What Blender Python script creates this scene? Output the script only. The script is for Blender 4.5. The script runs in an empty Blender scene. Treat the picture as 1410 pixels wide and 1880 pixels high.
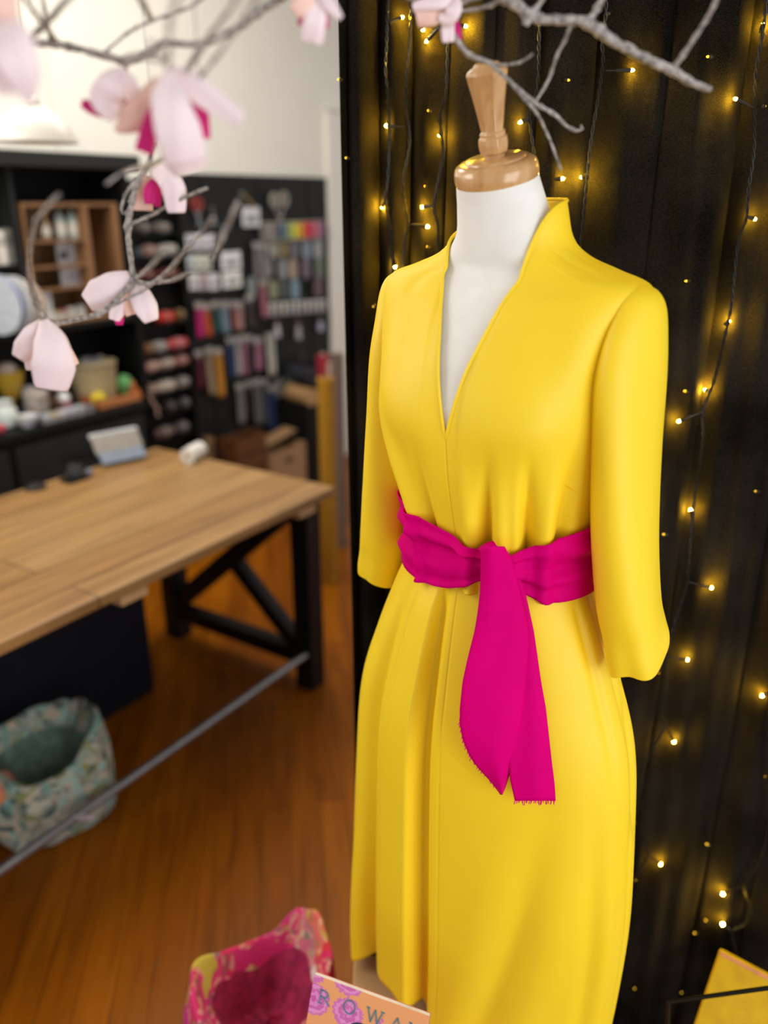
import bpy, math, random
import numpy as np
from mathutils import Vector, Matrix
from mathutils.bvhtree import BVHTree

random.seed(7)
C = bpy.context.scene.collection
SC = bpy.context.scene
R = math.radians

# ------------------------------------------------------------------ camera, light, exposure
CAM_H = 1.75
FPX = 1500.0
PITCH = math.atan(575.0 / FPX)
cp, sp = math.cos(PITCH), math.sin(PITCH)
cam_data = bpy.data.cameras.new('camera')
cam_data.sensor_fit = 'HORIZONTAL'
cam_data.sensor_width = 24.0
cam_data.lens = FPX / 1410.0 * 24.0
cam_data.clip_start = 0.02
cam_data.dof.use_dof = True
cam_data.dof.focus_distance = 1.08
cam_data.dof.aperture_fstop = cam_data.lens / 17.0
cam = bpy.data.objects.new('camera', cam_data)
C.objects.link(cam)
cam.location = (0, 0, CAM_H)
cam.rotation_euler = (math.pi / 2 - PITCH, 0, 0)
SC.camera = cam

SC.view_settings.view_transform = 'Standard'
SC.view_settings.look = 'None'
SC.view_settings.gamma = 1.0
SC.view_settings.exposure = 0.0
SC.view_settings.use_curve_mapping = False

world = bpy.data.worlds.new('world')
SC.world = world
world.use_nodes = True
bg = world.node_tree.nodes['Background']
bg.inputs[0].default_value = (1.0, 0.985, 0.965, 1)
bg.inputs[1].default_value = 0.60


def area(name, loc, target, sx, sy, power, col):
    l = bpy.data.lights.new(name, 'AREA')
    l.shape = 'RECTANGLE'
    l.size, l.size_y = sx, sy
    l.energy = power
    l.color = col
    o = bpy.data.objects.new(name, l)
    C.objects.link(o)
    o.location = loc
    o.rotation_euler = (Vector(target) - Vector(loc)).to_track_quat('-Z', 'Y').to_euler()
    return o


# daylight through the glazed shopfront behind and to the right of the camera
area('shopfront_daylight', (1.55, -1.1, 1.5), (0.12, 1.1, 0.95), 1.8, 2.4, 47, (0.93, 0.97, 1.0))
# added fill from the left, out of frame, to brighten wall and table
area('left_fill_light', (-2.3, 1.1, 2.5), (-0.6, 3.6, 0.9), 1.6, 1.4, 42, (1.0, 0.96, 0.90))
# added unseen overhead fill above the back counter, lifting wall, table and floor
area('overhead_fill_light', (-0.6, 3.2, 3.1), (-0.85, 3.5, 0.0), 2.2, 1.2, 44, (1.0, 0.93, 0.82))

# ------------------------------------------------------------------ frames and pixel rays
WORLD = (Vector((0, 0, 0)), 0.0)
TA = R(57.0)
TF = (Vector((-0.1697, 2.673, 0)), TA)            # table and back wall: u along, v towards the wall
MA = R(-38.0)
MF = (Vector((0.158, 1.05, 0.17)), MA)               # dress form: x = wearer's left, -y = front


def fmat(f):
    return Matrix.Translation(f[0]) @ Matrix.Rotation(f[1], 4, 'Z')


def ray(px, py):
    cx = (px - 705.0) / FPX
    cy = (940.0 - py) / FPX
    return Vector((cx, cp + sp * cy, -sp + cp * cy))


def P(px, py, Y):
    d = ray(px, py)
    return Vector((0, 0, CAM_H)) + d * (Y / d.y)


def PZ(px, py, z):
    d = ray(px, py)
    return Vector((0, 0, CAM_H)) + d * ((z - CAM_H) / d.z)


def scale_at(px, py, Y):
    """metres per pixel at that depth"""
    return (Y / ray(px, py).y) / FPX


TFI = fmat(TF).inverted()
MFM = fmat(MF)
MFI = MFM.inverted()


def PV(px, py, v):
    """pixel -> (u, v, z) on the upright plane v = const of the table frame"""
    o = TFI @ Vector((0, 0, CAM_H))
    d = TFI.to_3x3() @ ray(px, py)
    return o + d * ((v - o.y) / d.y)


def PT(px, py, z):
    return TFI @ PZ(px, py, z)


def rect(x0, y0, x1, y1, v):
    mx, my = (x0 + x1) / 2, (y0 + y1) / 2
    return PV(x0, my, v).x, PV(x1, my, v).x, PV(mx, y1, v).z, PV(mx, y0, v).z


# ------------------------------------------------------------------ mesh collecting
class MB:
    def __init__(s):
        s.v = []
        s.f = []

    def add(s, vs, fs):
        b = len(s.v)
        s.v += [Vector(q) for q in vs]
        s.f += [tuple(b + i for i in q) for q in fs]
        return s

    def box(s, x0, x1, y0, y1, z0, z1):
        vs = [(x, y, z) for z in (z0, z1) for y in (y0, y1) for x in (x0, x1)]
        return s.add(vs, [(0, 2, 3, 1), (4, 5, 7, 6), (0, 1, 5, 4), (2, 6, 7, 3), (0, 4, 6, 2), (1, 3, 7, 5)])

    def bar(s, a, b, w, h, up=(0, 0, 1)):
        """rectangular bar from a to b, w across, h along up"""
        a, b = Vector(a), Vector(b)
        t = (b - a).normalized()
        sd = t.cross(Vector(up))
        if sd.length < 1e-4:
            sd = t.cross(Vector((1, 0, 0)))
        sd.normalize()
        u = sd.cross(t).normalized()
        vs = []
        for p in (a, b):
            for i, j in ((-1, -1), (1, -1), (1, 1), (-1, 1)):
                vs.append(p + sd * (i * w / 2) + u * (j * h / 2))
        return s.add(vs, [(0, 3, 2, 1), (4, 5, 6, 7), (0, 1, 5, 4), (1, 2, 6, 5), (2, 3, 7, 6), (3, 0, 4, 7)])

    def tube(s, pts, radii, n=8, caps=True):
        pts = [Vector(p) for p in pts]
        if not isinstance(radii, (list, tuple)):
            radii = [radii] * len(pts)
        nrm = None
        vs, fs = [], []
        for i, p in enumerate(pts):
            t = (pts[min(i + 1, len(pts) - 1)] - pts[max(i - 1, 0)])
            if t.length < 1e-9:
                t = Vector((0, 0, 1))
            t.normalize()
            if nrm is None:
                nrm = t.orthogonal().normalized()
            else:
                nrm = nrm - t * nrm.dot(t)
                nrm = nrm.normalized() if nrm.length > 1e-6 else t.orthogonal().normalized()
            bn = t.cross(nrm)
            for k in range(n):
                a = 2 * math.pi * k / n
                vs.append(p + (nrm * math.cos(a) + bn * math.sin(a)) * radii[i])
        for i in range(len(pts) - 1):
            for k in range(n):
                fs.append((i * n + k, i * n + (k + 1) % n, (i + 1) * n + (k + 1) % n, (i + 1) * n + k))
        if caps:
            fs.append(tuple(range(n - 1, -1, -1)))
            fs.append(tuple((len(pts) - 1) * n + k for k in range(n)))
        return s.add(vs, fs)

    def lathe(s, prof, c=(0, 0, 0), n=24, axis=None, cap=True):
        """prof: list of (r, h) along axis"""
        ax = Vector(axis).normalized() if axis is not None else Vector((0, 0, 1))
        e1 = ax.orthogonal().normalized()
        e2 = ax.cross(e1)
        c = Vector(c)
        vs, fs = [], []
        for r, h in prof:
            for k in range(n):
                a = 2 * math.pi * k / n
                vs.append(c + ax * h + (e1 * math.cos(a) + e2 * math.sin(a)) * r)
        for i in range(len(prof) - 1):
            for k in range(n):
                fs.append((i * n + k, i * n + (k + 1) % n, (i + 1) * n + (k + 1) % n, (i + 1) * n + k))
        if cap:
            fs.append(tuple(range(n - 1, -1, -1)))
            fs.append(tuple((len(prof) - 1) * n + k for k in range(n)))
        return s.add(vs, fs)

    def ball(s, c, rx, ry=None, rz=None, n=12, m=8):
        ry = rx if ry is None else ry
        rz = rx if rz is None else rz
        c = Vector(c)
        vs, fs = [c + Vector((0, 0, -rz))], []
        for i in range(1, m):
            t = -math.pi / 2 + math.pi * i / m
            for k in range(n):
                a = 2 * math.pi * k / n
                vs.append(c + Vector((rx * math.cos(t) * math.cos(a), ry * math.cos(t) * math.sin(a), rz * math.sin(t))))
        vs.append(c + Vector((0, 0, rz)))
        for k in range(n):
            fs.append((0, 1 + (k + 1) % n, 1 + k))
            fs.append((len(vs) - 1, 1 + (m - 2) * n + k, 1 + (m - 2) * n + (k + 1) % n))
        for i in range(m - 2):
            for k in range(n):
                fs.append((1 + i * n + k, 1 + i * n + (k + 1) % n, 1 + (i + 1) * n + (k + 1) % n, 1 + (i + 1) * n + k))
        return s.add(vs, fs)

    def grid(s, rows, wrap=False):
        n = len(rows[0])
        vs = [p for r in rows for p in r]
        fs = []
        for i in range(len(rows) - 1):
            for k in range(n if wrap else n - 1):
                fs.append((i * n + k, i * n + (k + 1) % n, (i + 1) * n + (k + 1) % n, (i + 1) * n + k))
        return s.add(vs, fs)

    def rprism(s, x0, x1, z0, z1, y0, y1, r=None, n=4):
        """rounded rectangle in x,z pulled from y0 to y1"""
        w, h = x1 - x0, z1 - z0
        r = min(w, h) * (0.15 if r is None else r)
        ring = []
        for (cx, cz, a0) in ((x1 - r, z1 - r, 0), (x0 + r, z1 - r, 90), (x0 + r, z0 + r, 180), (x1 - r, z0 + r, 270)):
            for k in range(n + 1):
                a = R(a0 + 90.0 * k / n)
                ring.append((cx + r * math.cos(a), cz + r * math.sin(a)))
        m = len(ring)
        vs = [(x, y, z) for y in (y0, y1) for x, z in ring]
        fs = [tuple(range(m)), tuple(range(2 * m - 1, m - 1, -1))]
        for k in range(m):
            fs.append((k, m + k, m + (k + 1) % m, (k + 1) % m))
        return s.add(vs, fs)


PARENT_INV = {}


def tag(o, label=None, cat=None, group=None, kind=None):
    if label:
        o['label'] = label
    if cat:
        o['category'] = cat
    if group:
        o['group'] = group
    if kind:
        o['kind'] = kind
    return o


def thing(name, label, cat, base, frame=WORLD, group=None):
    o = bpy.data.objects.new(name, None)
    o.empty_display_size = 0.02
    C.objects.link(o)
    loc = fmat(frame) @ Vector(base)
    o.location = loc
    o.rotation_euler = (0, 0, frame[1])
    PARENT_INV[o.name] = (Matrix.Translation(loc) @ Matrix.Rotation(frame[1], 4, 'Z')).inverted()
    return tag(o, label, cat, group)


def obj(name, mb, mat, parent=None, frame=WORLD, smooth=True, solid=0.0, bevel=0.0, sub=0, sharp=35):
    F = fmat(frame)
    me = bpy.data.meshes.new(name)
    if parent is None:
        lo = Vector([min(v[i] for v in mb.v) for i in range(3)])
        hi = Vector([max(v[i] for v in mb.v) for i in range(3)])
        base = Vector(((lo.x + hi.x) / 2, (lo.y + hi.y) / 2, lo.z))
        vs = [v - base for v in mb.v]
    else:
        M = PARENT_INV[parent.name] @ F
        vs = [M @ v for v in mb.v]
    me.from_pydata(vs, [], mb.f)
    me.validate()
    me.update()
    if mat is not None:
        me.materials.append(mat)
    o = bpy.data.objects.new(name, me)
    C.objects.link(o)
    if parent is None:
        o.location = F @ base
        o.rotation_euler = (0, 0, frame[1])
        PARENT_INV[o.name] = (Matrix.Translation(o.location) @ Matrix.Rotation(frame[1], 4, 'Z')).inverted()
    else:
        o.parent = parent
        PARENT_INV[o.name] = PARENT_INV[parent.name]
    if smooth:
        me.shade_smooth()
        me.set_sharp_from_angle(angle=R(sharp))
    if solid:
        m = o.modifiers.new('solid', 'SOLIDIFY')
        m.thickness = solid
        m.offset = 0
    if bevel:
        m = o.modifiers.new('bevel', 'BEVEL')
        m.width = bevel
        m.segments = 2
        m.limit_method = 'ANGLE'
    if sub:
        m = o.modifiers.new('sub', 'SUBSURF')
        m.levels = sub
        m.render_levels = sub
    return o


# ------------------------------------------------------------------ materials
def lin(c):
    return tuple(((x / 255.0) / 12.92 if x / 255.0 <= 0.04045 else ((x / 255.0 + 0.055) / 1.055) ** 2.4) for x in c)


class NT:
    def __init__(s, name):
        s.m = bpy.data.materials.new(name)
        s.m.use_nodes = True
        s.t = s.m.node_tree
        s.b = s.t.nodes['Principled BSDF']

    def n(s, kind, **kw):
        x = s.t.nodes.new(kind)
        for k, v in kw.items():
            if k.startswith('i_'):
                x.inputs[k[2:].replace('_', ' ')].default_value = v
            else:
                setattr(x, k, v)
        return x

    def l(s, a, b):
        s.t.links.new(a, b)


def ramp_set(n, stops, mode='LINEAR'):
    cr = n.color_ramp
    cr.interpolation = mode
    while len(cr.elements) > 1:
        cr.elements.remove(cr.elements[-1])
    cr.elements[0].position = stops[0][0]
    cr.elements[0].color = (*stops[0][1], 1)
    for p, c in stops[1:]:
        e = cr.elements.new(p)
        e.color = (*c, 1)


def mat(name, col, rough=0.6, var=0.12, scale=30.0, bump=0.0, bscale=200.0, metal=0.0, sheen=0.0, spec=0.5, coat=0.0, trans=0.0):
    """plain surface whose colour drifts a little with a noise"""
    k = NT(name)
    tc = k.n('ShaderNodeTexCoord')
    no = k.n('ShaderNodeTexNoise')
    no.inputs['Scale'].default_value = scale
    no.inputs['Detail'].default_value = 4
    k.l(tc.outputs['Object'], no.inputs['Vector'])
    rp = k.n('ShaderNodeValToRGB')
    ramp_set(rp, [(0.3, tuple(x * (1 - var) for x in col)), (0.7, tuple(min(1, x * (1 + var)) for x in col))])
    k.l(no.outputs['Fac'], rp.inputs[0])
    k.l(rp.outputs[0], k.b.inputs['Base Color'])
    k.b.inputs['Roughness'].default_value = rough
    k.b.inputs['Metallic'].default_value = metal
    k.b.inputs['Specular IOR Level'].default_value = spec
    if sheen:
        k.b.inputs['Sheen Weight'].default_value = sheen
        k.b.inputs['Sheen Roughness'].default_value = 0.4
    if coat:
        k.b.inputs['Coat Weight'].default_value = coat
    if trans:
        k.b.inputs['Transmission Weight'].default_value = trans
    if bump:
        n2 = k.n('ShaderNodeTexNoise')
        n2.inputs['Scale'].default_value = bscale
        n2.inputs['Detail'].default_value = 3
        k.l(tc.outputs['Object'], n2.inputs['Vector'])
        bp = k.n('ShaderNodeBump')
        bp.inputs['Strength'].default_value = bump
        bp.inputs['Distance'].default_value = 0.002
        k.l(n2.outputs['Fac'], bp.inputs['Height'])
        k.l(bp.outputs[0], k.b.inputs['Normal'])
    return k.m


_cols = {}


def cm(rgb, rough=0.6, **kw):
    """cached plain material from an sRGB colour"""
    key = (tuple(rgb), rough, tuple(sorted(kw.items())))
    if key not in _cols:
        _cols[key] = mat('paint_%d_%d_%d' % tuple(rgb), lin(rgb), rough, **kw)
    return _cols[key]


def mat_emit(name, col, strength):
    k = NT(name)
    k.b.inputs['Base Color'].default_value = (*col, 1)
    k.b.inputs['Emission Color'].default_value = (*col, 1)
    k.b.inputs['Emission Strength'].default_value = strength
    return k.m


def mat_boards(name, rot, bw, bh, c1, c2, gap, rough, grain=18.0, mortar=0.0015, coat=0.0, spec=0.5):
    k = NT(name)
    tc = k.n('ShaderNodeTexCoord')
    mp = k.n('ShaderNodeMapping')
    mp.inputs['Rotation'].default_value = (0, 0, rot)
    k.l(tc.outputs['Object'], mp.inputs[0])
    br = k.n('ShaderNodeTexBrick')
    br.inputs['Scale'].default_value = 1.0
    br.inputs['Brick Width'].default_value = bw
    br.inputs['Row Height'].default_value = bh
    br.inputs['Mortar Size'].default_value = mortar
    br.inputs['Mortar Smooth'].default_value = 0.3
    br.inputs['Color1'].default_value = (*c1, 1)
    br.inputs['Color2'].default_value = (*c2, 1)
    br.inputs['Mortar'].default_value = (*gap, 1)
    br.offset = 0.37
    k.l(mp.outputs[0], br.inputs['Vector'])
    m2 = k.n('ShaderNodeMapping')
    m2.inputs['Scale'].default_value = (0.9, grain, 1)
    k.l(mp.outputs[0], m2.inputs[0])
    no = k.n('ShaderNodeTexNoise')
    no.inputs['Scale'].default_value = 3.0
    no.inputs['Detail'].default_value = 6
    no.inputs['Distortion'].default_value = 0.6
    k.l(m2.outputs[0], no.inputs['Vector'])
    rp = k.n('ShaderNodeValToRGB')
    ramp_set(rp, [(0.28, (0.66, 0.62, 0.58)), (0.5, (0.95, 0.95, 0.95)), (0.75, (1.15, 1.12, 1.08))])
    k.l(no.outputs['Fac'], rp.inputs[0])
    mx = k.n('ShaderNodeMix', data_type='RGBA', blend_type='MULTIPLY')
    mx.inputs[0].default_value = 1.0
    k.l(br.outputs['Color'], mx.inputs[6])
    k.l(rp.outputs[0], mx.inputs[7])
    k.l(mx.outputs[2], k.b.inputs['Base Color'])
    k.b.inputs['Roughness'].default_value = rough
    k.b.inputs['Coat Weight'].default_value = coat
    k.b.inputs['Coat Roughness'].default_value = 0.25
    k.b.inputs['Specular IOR Level'].default_value = spec
    return k.m


def mat_wood(name, c1, c2, axis='Z', scale=1.0, rough=0.35, coat=0.3):
    k = NT(name)
    tc = k.n('ShaderNodeTexCoord')
    mp = k.n('ShaderNodeMapping')
    s = [60 * scale] * 3
    s['XYZ'.index(axis)] = 5 * scale
    mp.inputs['Scale'].default_value = s
    k.l(tc.outputs['Object'], mp.inputs[0])
    no = k.n('ShaderNodeTexNoise')
    no.inputs['Scale'].default_value = 1.2
    no.inputs['Detail'].default_value = 6
    no.inputs['Distortion'].default_value = 1.0
    k.l(mp.outputs[0], no.inputs['Vector'])
    rp = k.n('ShaderNodeValToRGB')
    ramp_set(rp, [(0.3, c1), (0.7, c2)])
    k.l(no.outputs['Fac'], rp.inputs[0])
    k.l(rp.outputs[0], k.b.inputs['Base Color'])
    k.b.inputs['Roughness'].default_value = rough
    k.b.inputs['Coat Weight'].default_value = coat
    k.b.inputs['Coat Roughness'].default_value = 0.1
    return k.m


def mat_patches(name, stops, scale, dark, dscale=90.0):
    """printed quilting cotton: big patches with small motifs over them"""
    k = NT(name)
    tc = k.n('ShaderNodeTexCoord')
    nz = k.n('ShaderNodeTexNoise')
    nz.inputs['Scale'].default_value = 9.0
    k.l(tc.outputs['Object'], nz.inputs['Vector'])
    mv = k.n('ShaderNodeMix', data_type='RGBA', blend_type='ADD')
    mv.inputs[0].default_value = 0.12
    k.l(tc.outputs['Object'], mv.inputs[6])
    k.l(nz.outputs['Color'], mv.inputs[7])
    vo = k.n('ShaderNodeTexVoronoi')
    vo.inputs['Scale'].default_value = scale
    k.l(mv.outputs[2], vo.inputs['Vector'])
    sx = k.n('ShaderNodeSeparateColor')
    k.l(vo.outputs['Color'], sx.inputs[0])
    rp = k.n('ShaderNodeValToRGB')
    ramp_set(rp, stops, 'CONSTANT')
    k.l(sx.outputs[0], rp.inputs[0])
    v2 = k.n('ShaderNodeTexVoronoi')
    v2.inputs['Scale'].default_value = dscale
    k.l(mv.outputs[2], v2.inputs['Vector'])
    s2 = k.n('ShaderNodeSeparateColor')
    k.l(v2.outputs['Color'], s2.inputs[0])
    r2 = k.n('ShaderNodeValToRGB')
    ramp_set(r2, dark, 'CONSTANT')
    k.l(s2.outputs[1], r2.inputs[0])
    mk = k.n('ShaderNodeMath', operation='GREATER_THAN')
    mk.inputs[1].default_value = 0.42
    k.l(sx.outputs[1], mk.inputs[0])
    m3 = k.n('ShaderNodeMath', operation='MULTIPLY')
    m3.inputs[1].default_value = 0.6
    k.l(mk.outputs[0], m3.inputs[0])
    mx = k.n('ShaderNodeMix', data_type='RGBA')
    k.l(m3.outputs[0], mx.inputs[0])
    k.l(rp.outputs[0], mx.inputs[6])
    k.l(r2.outputs[0], mx.inputs[7])
    k.l(mx.outputs[2], k.b.inputs['Base Color'])
    k.b.inputs['Roughness'].default_value = 0.85
    return k.m


def mat_cloth_dark(name, c1, c2):
    """thin black cotton with a visible weave"""
    k = NT(name)
    tc = k.n('ShaderNodeTexCoord')
    mp = k.n('ShaderNodeMapping')
    mp.inputs['Scale'].default_value = (420, 420, 900)
    k.l(tc.outputs['Object'], mp.inputs[0])
    no = k.n('ShaderNodeTexNoise')
    no.inputs['Scale'].default_value = 1.0
    no.inputs['Detail'].default_value = 3
    k.l(mp.outputs[0], no.inputs['Vector'])
    n2 = k.n('ShaderNodeTexNoise')
    n2.inputs['Scale'].default_value = 5.0
    n2.inputs['Detail'].default_value = 3
    k.l(tc.outputs['Object'], n2.inputs['Vector'])
    ad = k.n('ShaderNodeMath', operation='MULTIPLY')
    k.l(no.outputs['Fac'], ad.inputs[0])
    k.l(n2.outputs['Fac'], ad.inputs[1])
    rp = k.n('ShaderNodeValToRGB')
    ramp_set(rp, [(0.15, c1), (0.42, c2)])
    k.l(ad.outputs[0], rp.inputs[0])
    k.l(rp.outputs[0], k.b.inputs['Base Color'])
    bp = k.n('ShaderNodeBump')
    bp.inputs['Strength'].default_value = 0.35
    bp.inputs['Distance'].default_value = 0.001
    k.l(no.outputs['Fac'], bp.inputs['Height'])
    k.l(bp.outputs[0], k.b.inputs['Normal'])
    k.b.inputs['Roughness'].default_value = 0.9
    k.b.inputs['Specular IOR Level'].default_value = 0.04
    return k.m


M = {}
M['dress'] = mat('yellow_satin_crepe', (0.95, 0.675, 0.018), 0.5, 0.02, 6.0, bump=0.03, bscale=900, spec=0.45)
M['dress_edge'] = mat('yellow_satin_edge', (0.95, 0.675, 0.018), 0.5, 0.02, 6.0, spec=0.45)
M['sash'] = mat('magenta_cotton', (0.66, 0.0, 0.175), 0.65, 0.06, 12.0, bump=0.05, bscale=900, spec=0.03)
M['linen'] = mat('white_linen_cover', (0.86, 0.85, 0.825), 0.85, 0.03, 40.0, bump=0.12, bscale=1200)
M['cap_wood'] = mat_wood('varnished_beech', (0.50, 0.26, 0.095), (0.66, 0.39, 0.17), 'Z', 1.0, 0.25, 0.7)
M['curtain'] = mat_cloth_dark('black_curtain_cotton', (0.0022, 0.0017, 0.0011), (0.0250, 0.0200, 0.0145))
M['wire'] = mat('black_twisted_cable', (0.008, 0.007, 0.005), 0.45, 0.2, spec=0.3)
M['socket'] = mat('dark_bulb_socket', (0.02, 0.017, 0.012), 0.25, 0.2)
M['bulb'] = mat_emit('warm_lit_bulb', (1.0, 0.62, 0.022), 2100.0)
M['bulb_dim'] = mat_emit('dim_lit_bulb', (1.0, 0.58, 0.03), 1.3)
M['twig'] = mat('silver_grey_bark', (0.34, 0.31, 0.29), 0.5, 0.7, 170.0, bump=0.9, bscale=420)
M['petal'] = mat('pale_pink_petal_cloth', (0.93, 0.775, 0.81), 0.8, 0.03, 20)
M['petal_peach'] = mat('peach_petal_cloth', (0.90, 0.60, 0.52), 0.8, 0.04, 20)
M['stamen'] = mat('magenta_stamen_cloth', (0.62, 0.005, 0.19), 0.7, 0.08, 20)
M['floor'] = mat_boards('jarrah_floorboards', R(-97.3), 2.6, 0.085, (0.36, 0.108, 0.003), (0.24, 0.066, 0.002), (0.06, 0.016, 0.001), 0.36, 9.0, 0.0012, 0.0, 0.14)
M['table_top'] = mat_boards('oiled_pine_boards', 0.0, 60.0, 0.148, (0.42, 0.245, 0.090), (0.33, 0.172, 0.055), (0.13, 0.06, 0.02), 0.42, 12.0, 0.003, 0.1)
M['table_edge'] = mat_wood('oiled_pine', (0.50, 0.29, 0.12), (0.66, 0.42, 0.21), 'X', 0.6, 0.5, 0.1)
M['black_steel'] = mat('black_painted_steel', (0.006, 0.006, 0.0065), 0.5, 0.2, spec=0.25)
M['steel'] = mat('brushed_steel_rail', (0.30, 0.31, 0.33), 0.35, 0.1, metal=0.8)
M['navy_panel'] = mat('blue_black_panel', (0.006, 0.0075, 0.014), 0.6, 0.15, spec=0.2)
M['black_wood'] = mat('black_stained_wood', (0.0045, 0.005, 0.005), 0.6, 0.3, 12, spec=0.2)
M['black_grey'] = mat('charcoal_painted_board', (0.014, 0.015, 0.015), 0.6, 0.12, 8, spec=0.3)
M['wall'] = mat('cream_white_boards', (0.88, 0.865, 0.80), 0.6, 0.02, 3.0)
M['ceiling'] = mat('ceiling_white', (0.75, 0.73, 0.68), 0.8, 0.02, 3.0)
M['peg'] = mat('dark_grey_pegboard', (0.008, 0.008, 0.0078), 0.6, 0.25, 3, spec=0.3)
M['box_wood'] = mat_wood('brown_timber', (0.17, 0.075, 0.028), (0.30, 0.15, 0.06), 'Z', 0.4, 0.5, 0.1)
M['kraft'] = mat('kraft_card', (0.40, 0.235, 0.115), 0.85, 0.06, 40)
M['kraft_light'] = mat('sand_card', (0.50, 0.29, 0.125), 0.8, 0.04, 30)
M['glass'] = mat('cloudy_glass', (0.6, 0.66, 0.66), 0.15, 0.05, trans=0.35)
M['white_enamel'] = mat('cream_enamel', (0.74, 0.71, 0.64), 0.3, 0.03)
M['quilt_pink'] = mat_patches('pink_patchwork_cotton',
    [(0.0, (0.62, 0.02, 0.16)), (0.16, (0.70, 0.035, 0.05)), (0.30, (0.66, 0.03, 0.28)), (0.42, (0.55, 0.42, 0.05)), (0.52, (0.72, 0.02, 0.12)), (0.66, (0.55, 0.30, 0.28)), (0.76, (0.80, 0.30, 0.02)), (0.84, (0.60, 0.02, 0.20)), (0.94, (0.70, 0.58, 0.55))],
    15.0, [(0.0, (0.62, 0.03, 0.15)), (0.35, (0.12, 0.15, 0.12)), (0.5, (0.72, 0.45, 0.33)), (0.68, (0.42, 0.36, 0.06)), (0.85, (0.70, 0.06, 0.22))], 85.0)
M['quilt_green'] = mat_patches('green_floral_cotton',
    [(0.0, (0.20, 0.36, 0.32)), (0.2, (0.48, 0.48, 0.40)), (0.42, (0.06, 0.10, 0.10)), (0.56, (0.32, 0.50, 0.45)), (0.72, (0.55, 0.44, 0.34)), (0.84, (0.26, 0.28, 0.10))],
    42.0, [(0.0, (0.03, 0.05, 0.05)), (0.3, (0.45, 0.46, 0.40)), (0.55, (0.16, 0.32, 0.28)), (0.8, (0.55, 0.38, 0.30))], 120.0)
M['quilt_orange'] = mat_patches('orange_teal_cotton', [(0, (.62, .22, .10)), (.35, (.60, .36, .14)), (.55, (.20, .30, .24)), (.75, (.60, .08, .10))], 30, [(0, (.6, .3, .16)), (.5, (.22, .3, .24)), (.8, (.6, .12, .12))], 90)
M['quilt_green_inner'] = mat('sage_lining', (0.12, 0.20, 0.16), 0.9, 0.35, 40)
M['quilt_pink_shade'] = mat('crimson_inside_shade', (0.32, 0.012, 0.07), 0.9, 0.35, 60)  # shade deep inside the pink bag, painted as dark crimson

# ------------------------------------------------------------------ the room
mb = MB().box(-4.0, 2.5, -1.6, 7.5, -0.05, 0.0)
tag(obj('floor', mb, M['floor'], smooth=False), kind='structure')
mb = MB().box(-4.6, 2.5, -1.6, 7.5, 3.2, 3.26)
tag(obj('ceiling', mb, M['ceiling'], smooth=False), kind='structure')
# back wall of upright boards
WV = 1.79
mb = MB()
u = -3.2
while u < 5.2:
    mb.box(u, u + 0.592, WV, WV + 0.04, 0, 3.2)
    u += 0.6
mb.box(-3.2, 5.2, WV + 0.012, WV + 0.06, 0, 3.2)
tag(obj('wall_back', mb, M['wall'], frame=TF, smooth=False, bevel=0.003), kind='structure')
mb = MB().box(-3.2, 3.0, WV - 0.012, WV, 2.85, 2.89)
tag(obj('trim_2', mb, M['wall'], frame=TF, smooth=False, bevel=0.003), kind='structure')
# white door post at the end of the display wall
a = PV(606, 420, 1.755)
b = PV(634, 420, 1.755)
topz = PV(614, 204, 1.755).z
mb = MB().box(a.x, b.x, 1.755, WV, 0, topz)
mb.box(a.x - 0.02, b.x + 0.5, 1.74, WV, topz, topz + 0.015)
tag(obj('trim_1', mb, M['wall'], frame=TF, smooth=False, bevel=0.004), kind='structure')

def ga(x, w):
    return math.exp(-(x / w) ** 2)


def ss(a, b, x):
    t = max(0.0, min(1.0, (x - a) / (b - a)))
    return t * t * (3 - 2 * t)


# ------------------------------------------------------------------ curtain
def cur0(x):
    return 1.398 - 0.112 * ss(-0.05, 0.42, x)


def curtain_y(x, z):
    ph = 57 * min(x, 0.27) + 27 * max(0.0, x - 0.27) + 0.35 * math.sin(z * 1.3 + x * 5) + 0.5 * math.sin(x * 17)
    deep = 0.030 * (0.75 + 0.25 * math.sin(x * 23 + 1)) * (1 - abs(math.sin(ph)) ** 0.6)
    return cur0(x) + deep + 0.006 * math.sin(x * 21 + 0.7 + 0.4 * math.sin(z)) + 0.003 * math.sin(x * 130 + z * 2)


rows = []
zs = np.linspace(0.004, 2.8, 60)
xs = np.linspace(-0.064, 1.50, 900)
for z in zs:
    rows.append([(x + 0.004 * math.sin(z * 2.3) * (1 if x < 0 else 0.5), curtain_y(x, z), z) for x in xs])
cu = obj('curtain', MB().grid(rows), M['curtain'], solid=0.0015, sharp=80)
tag(cu, 'black cotton curtain hanging in soft folds behind the yellow dress', 'curtain')

# ------------------------------------------------------------------ dress form and dress
BOD = [  # z, half width, front, back, y shift, squareness
    (1.100, .137, .099, .096, 0, 2), (1.140, .131, .096, .092, 0, 2), (1.200, .141, .114, .097, 0, 2), (1.270, .152, .133, .102, 0, 2),
    (1.330, .162, .143, .106, 0, 2.05), (1.390, .166, .130, .107, 0, 2.3), (1.435, .171, .106, .102, 0, 2.6), (1.468, .175, .086, .092, 0, 2.7),
    (1.488, .170, .068, .080, 0, 2.6), (1.502, .135, .062, .076, 0, 2.2), (1.517, .098, .060, .071, -.003, 2), (1.538, .075, .061, .066, -.006, 2),
    (1.582, .060, .057, .060, -.010, 2)]
SKI = [(1.155, .1305, .095, .0915), (1.10, .137, .098, .095), (1.05, .158, .106, .105), (.97, .190, .117, .120), (.86, .224, .128, .138),
       (.70, .240, .127, .150), (.41, .258, .118, .160), (.275, .258, .116, .162)]


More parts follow.
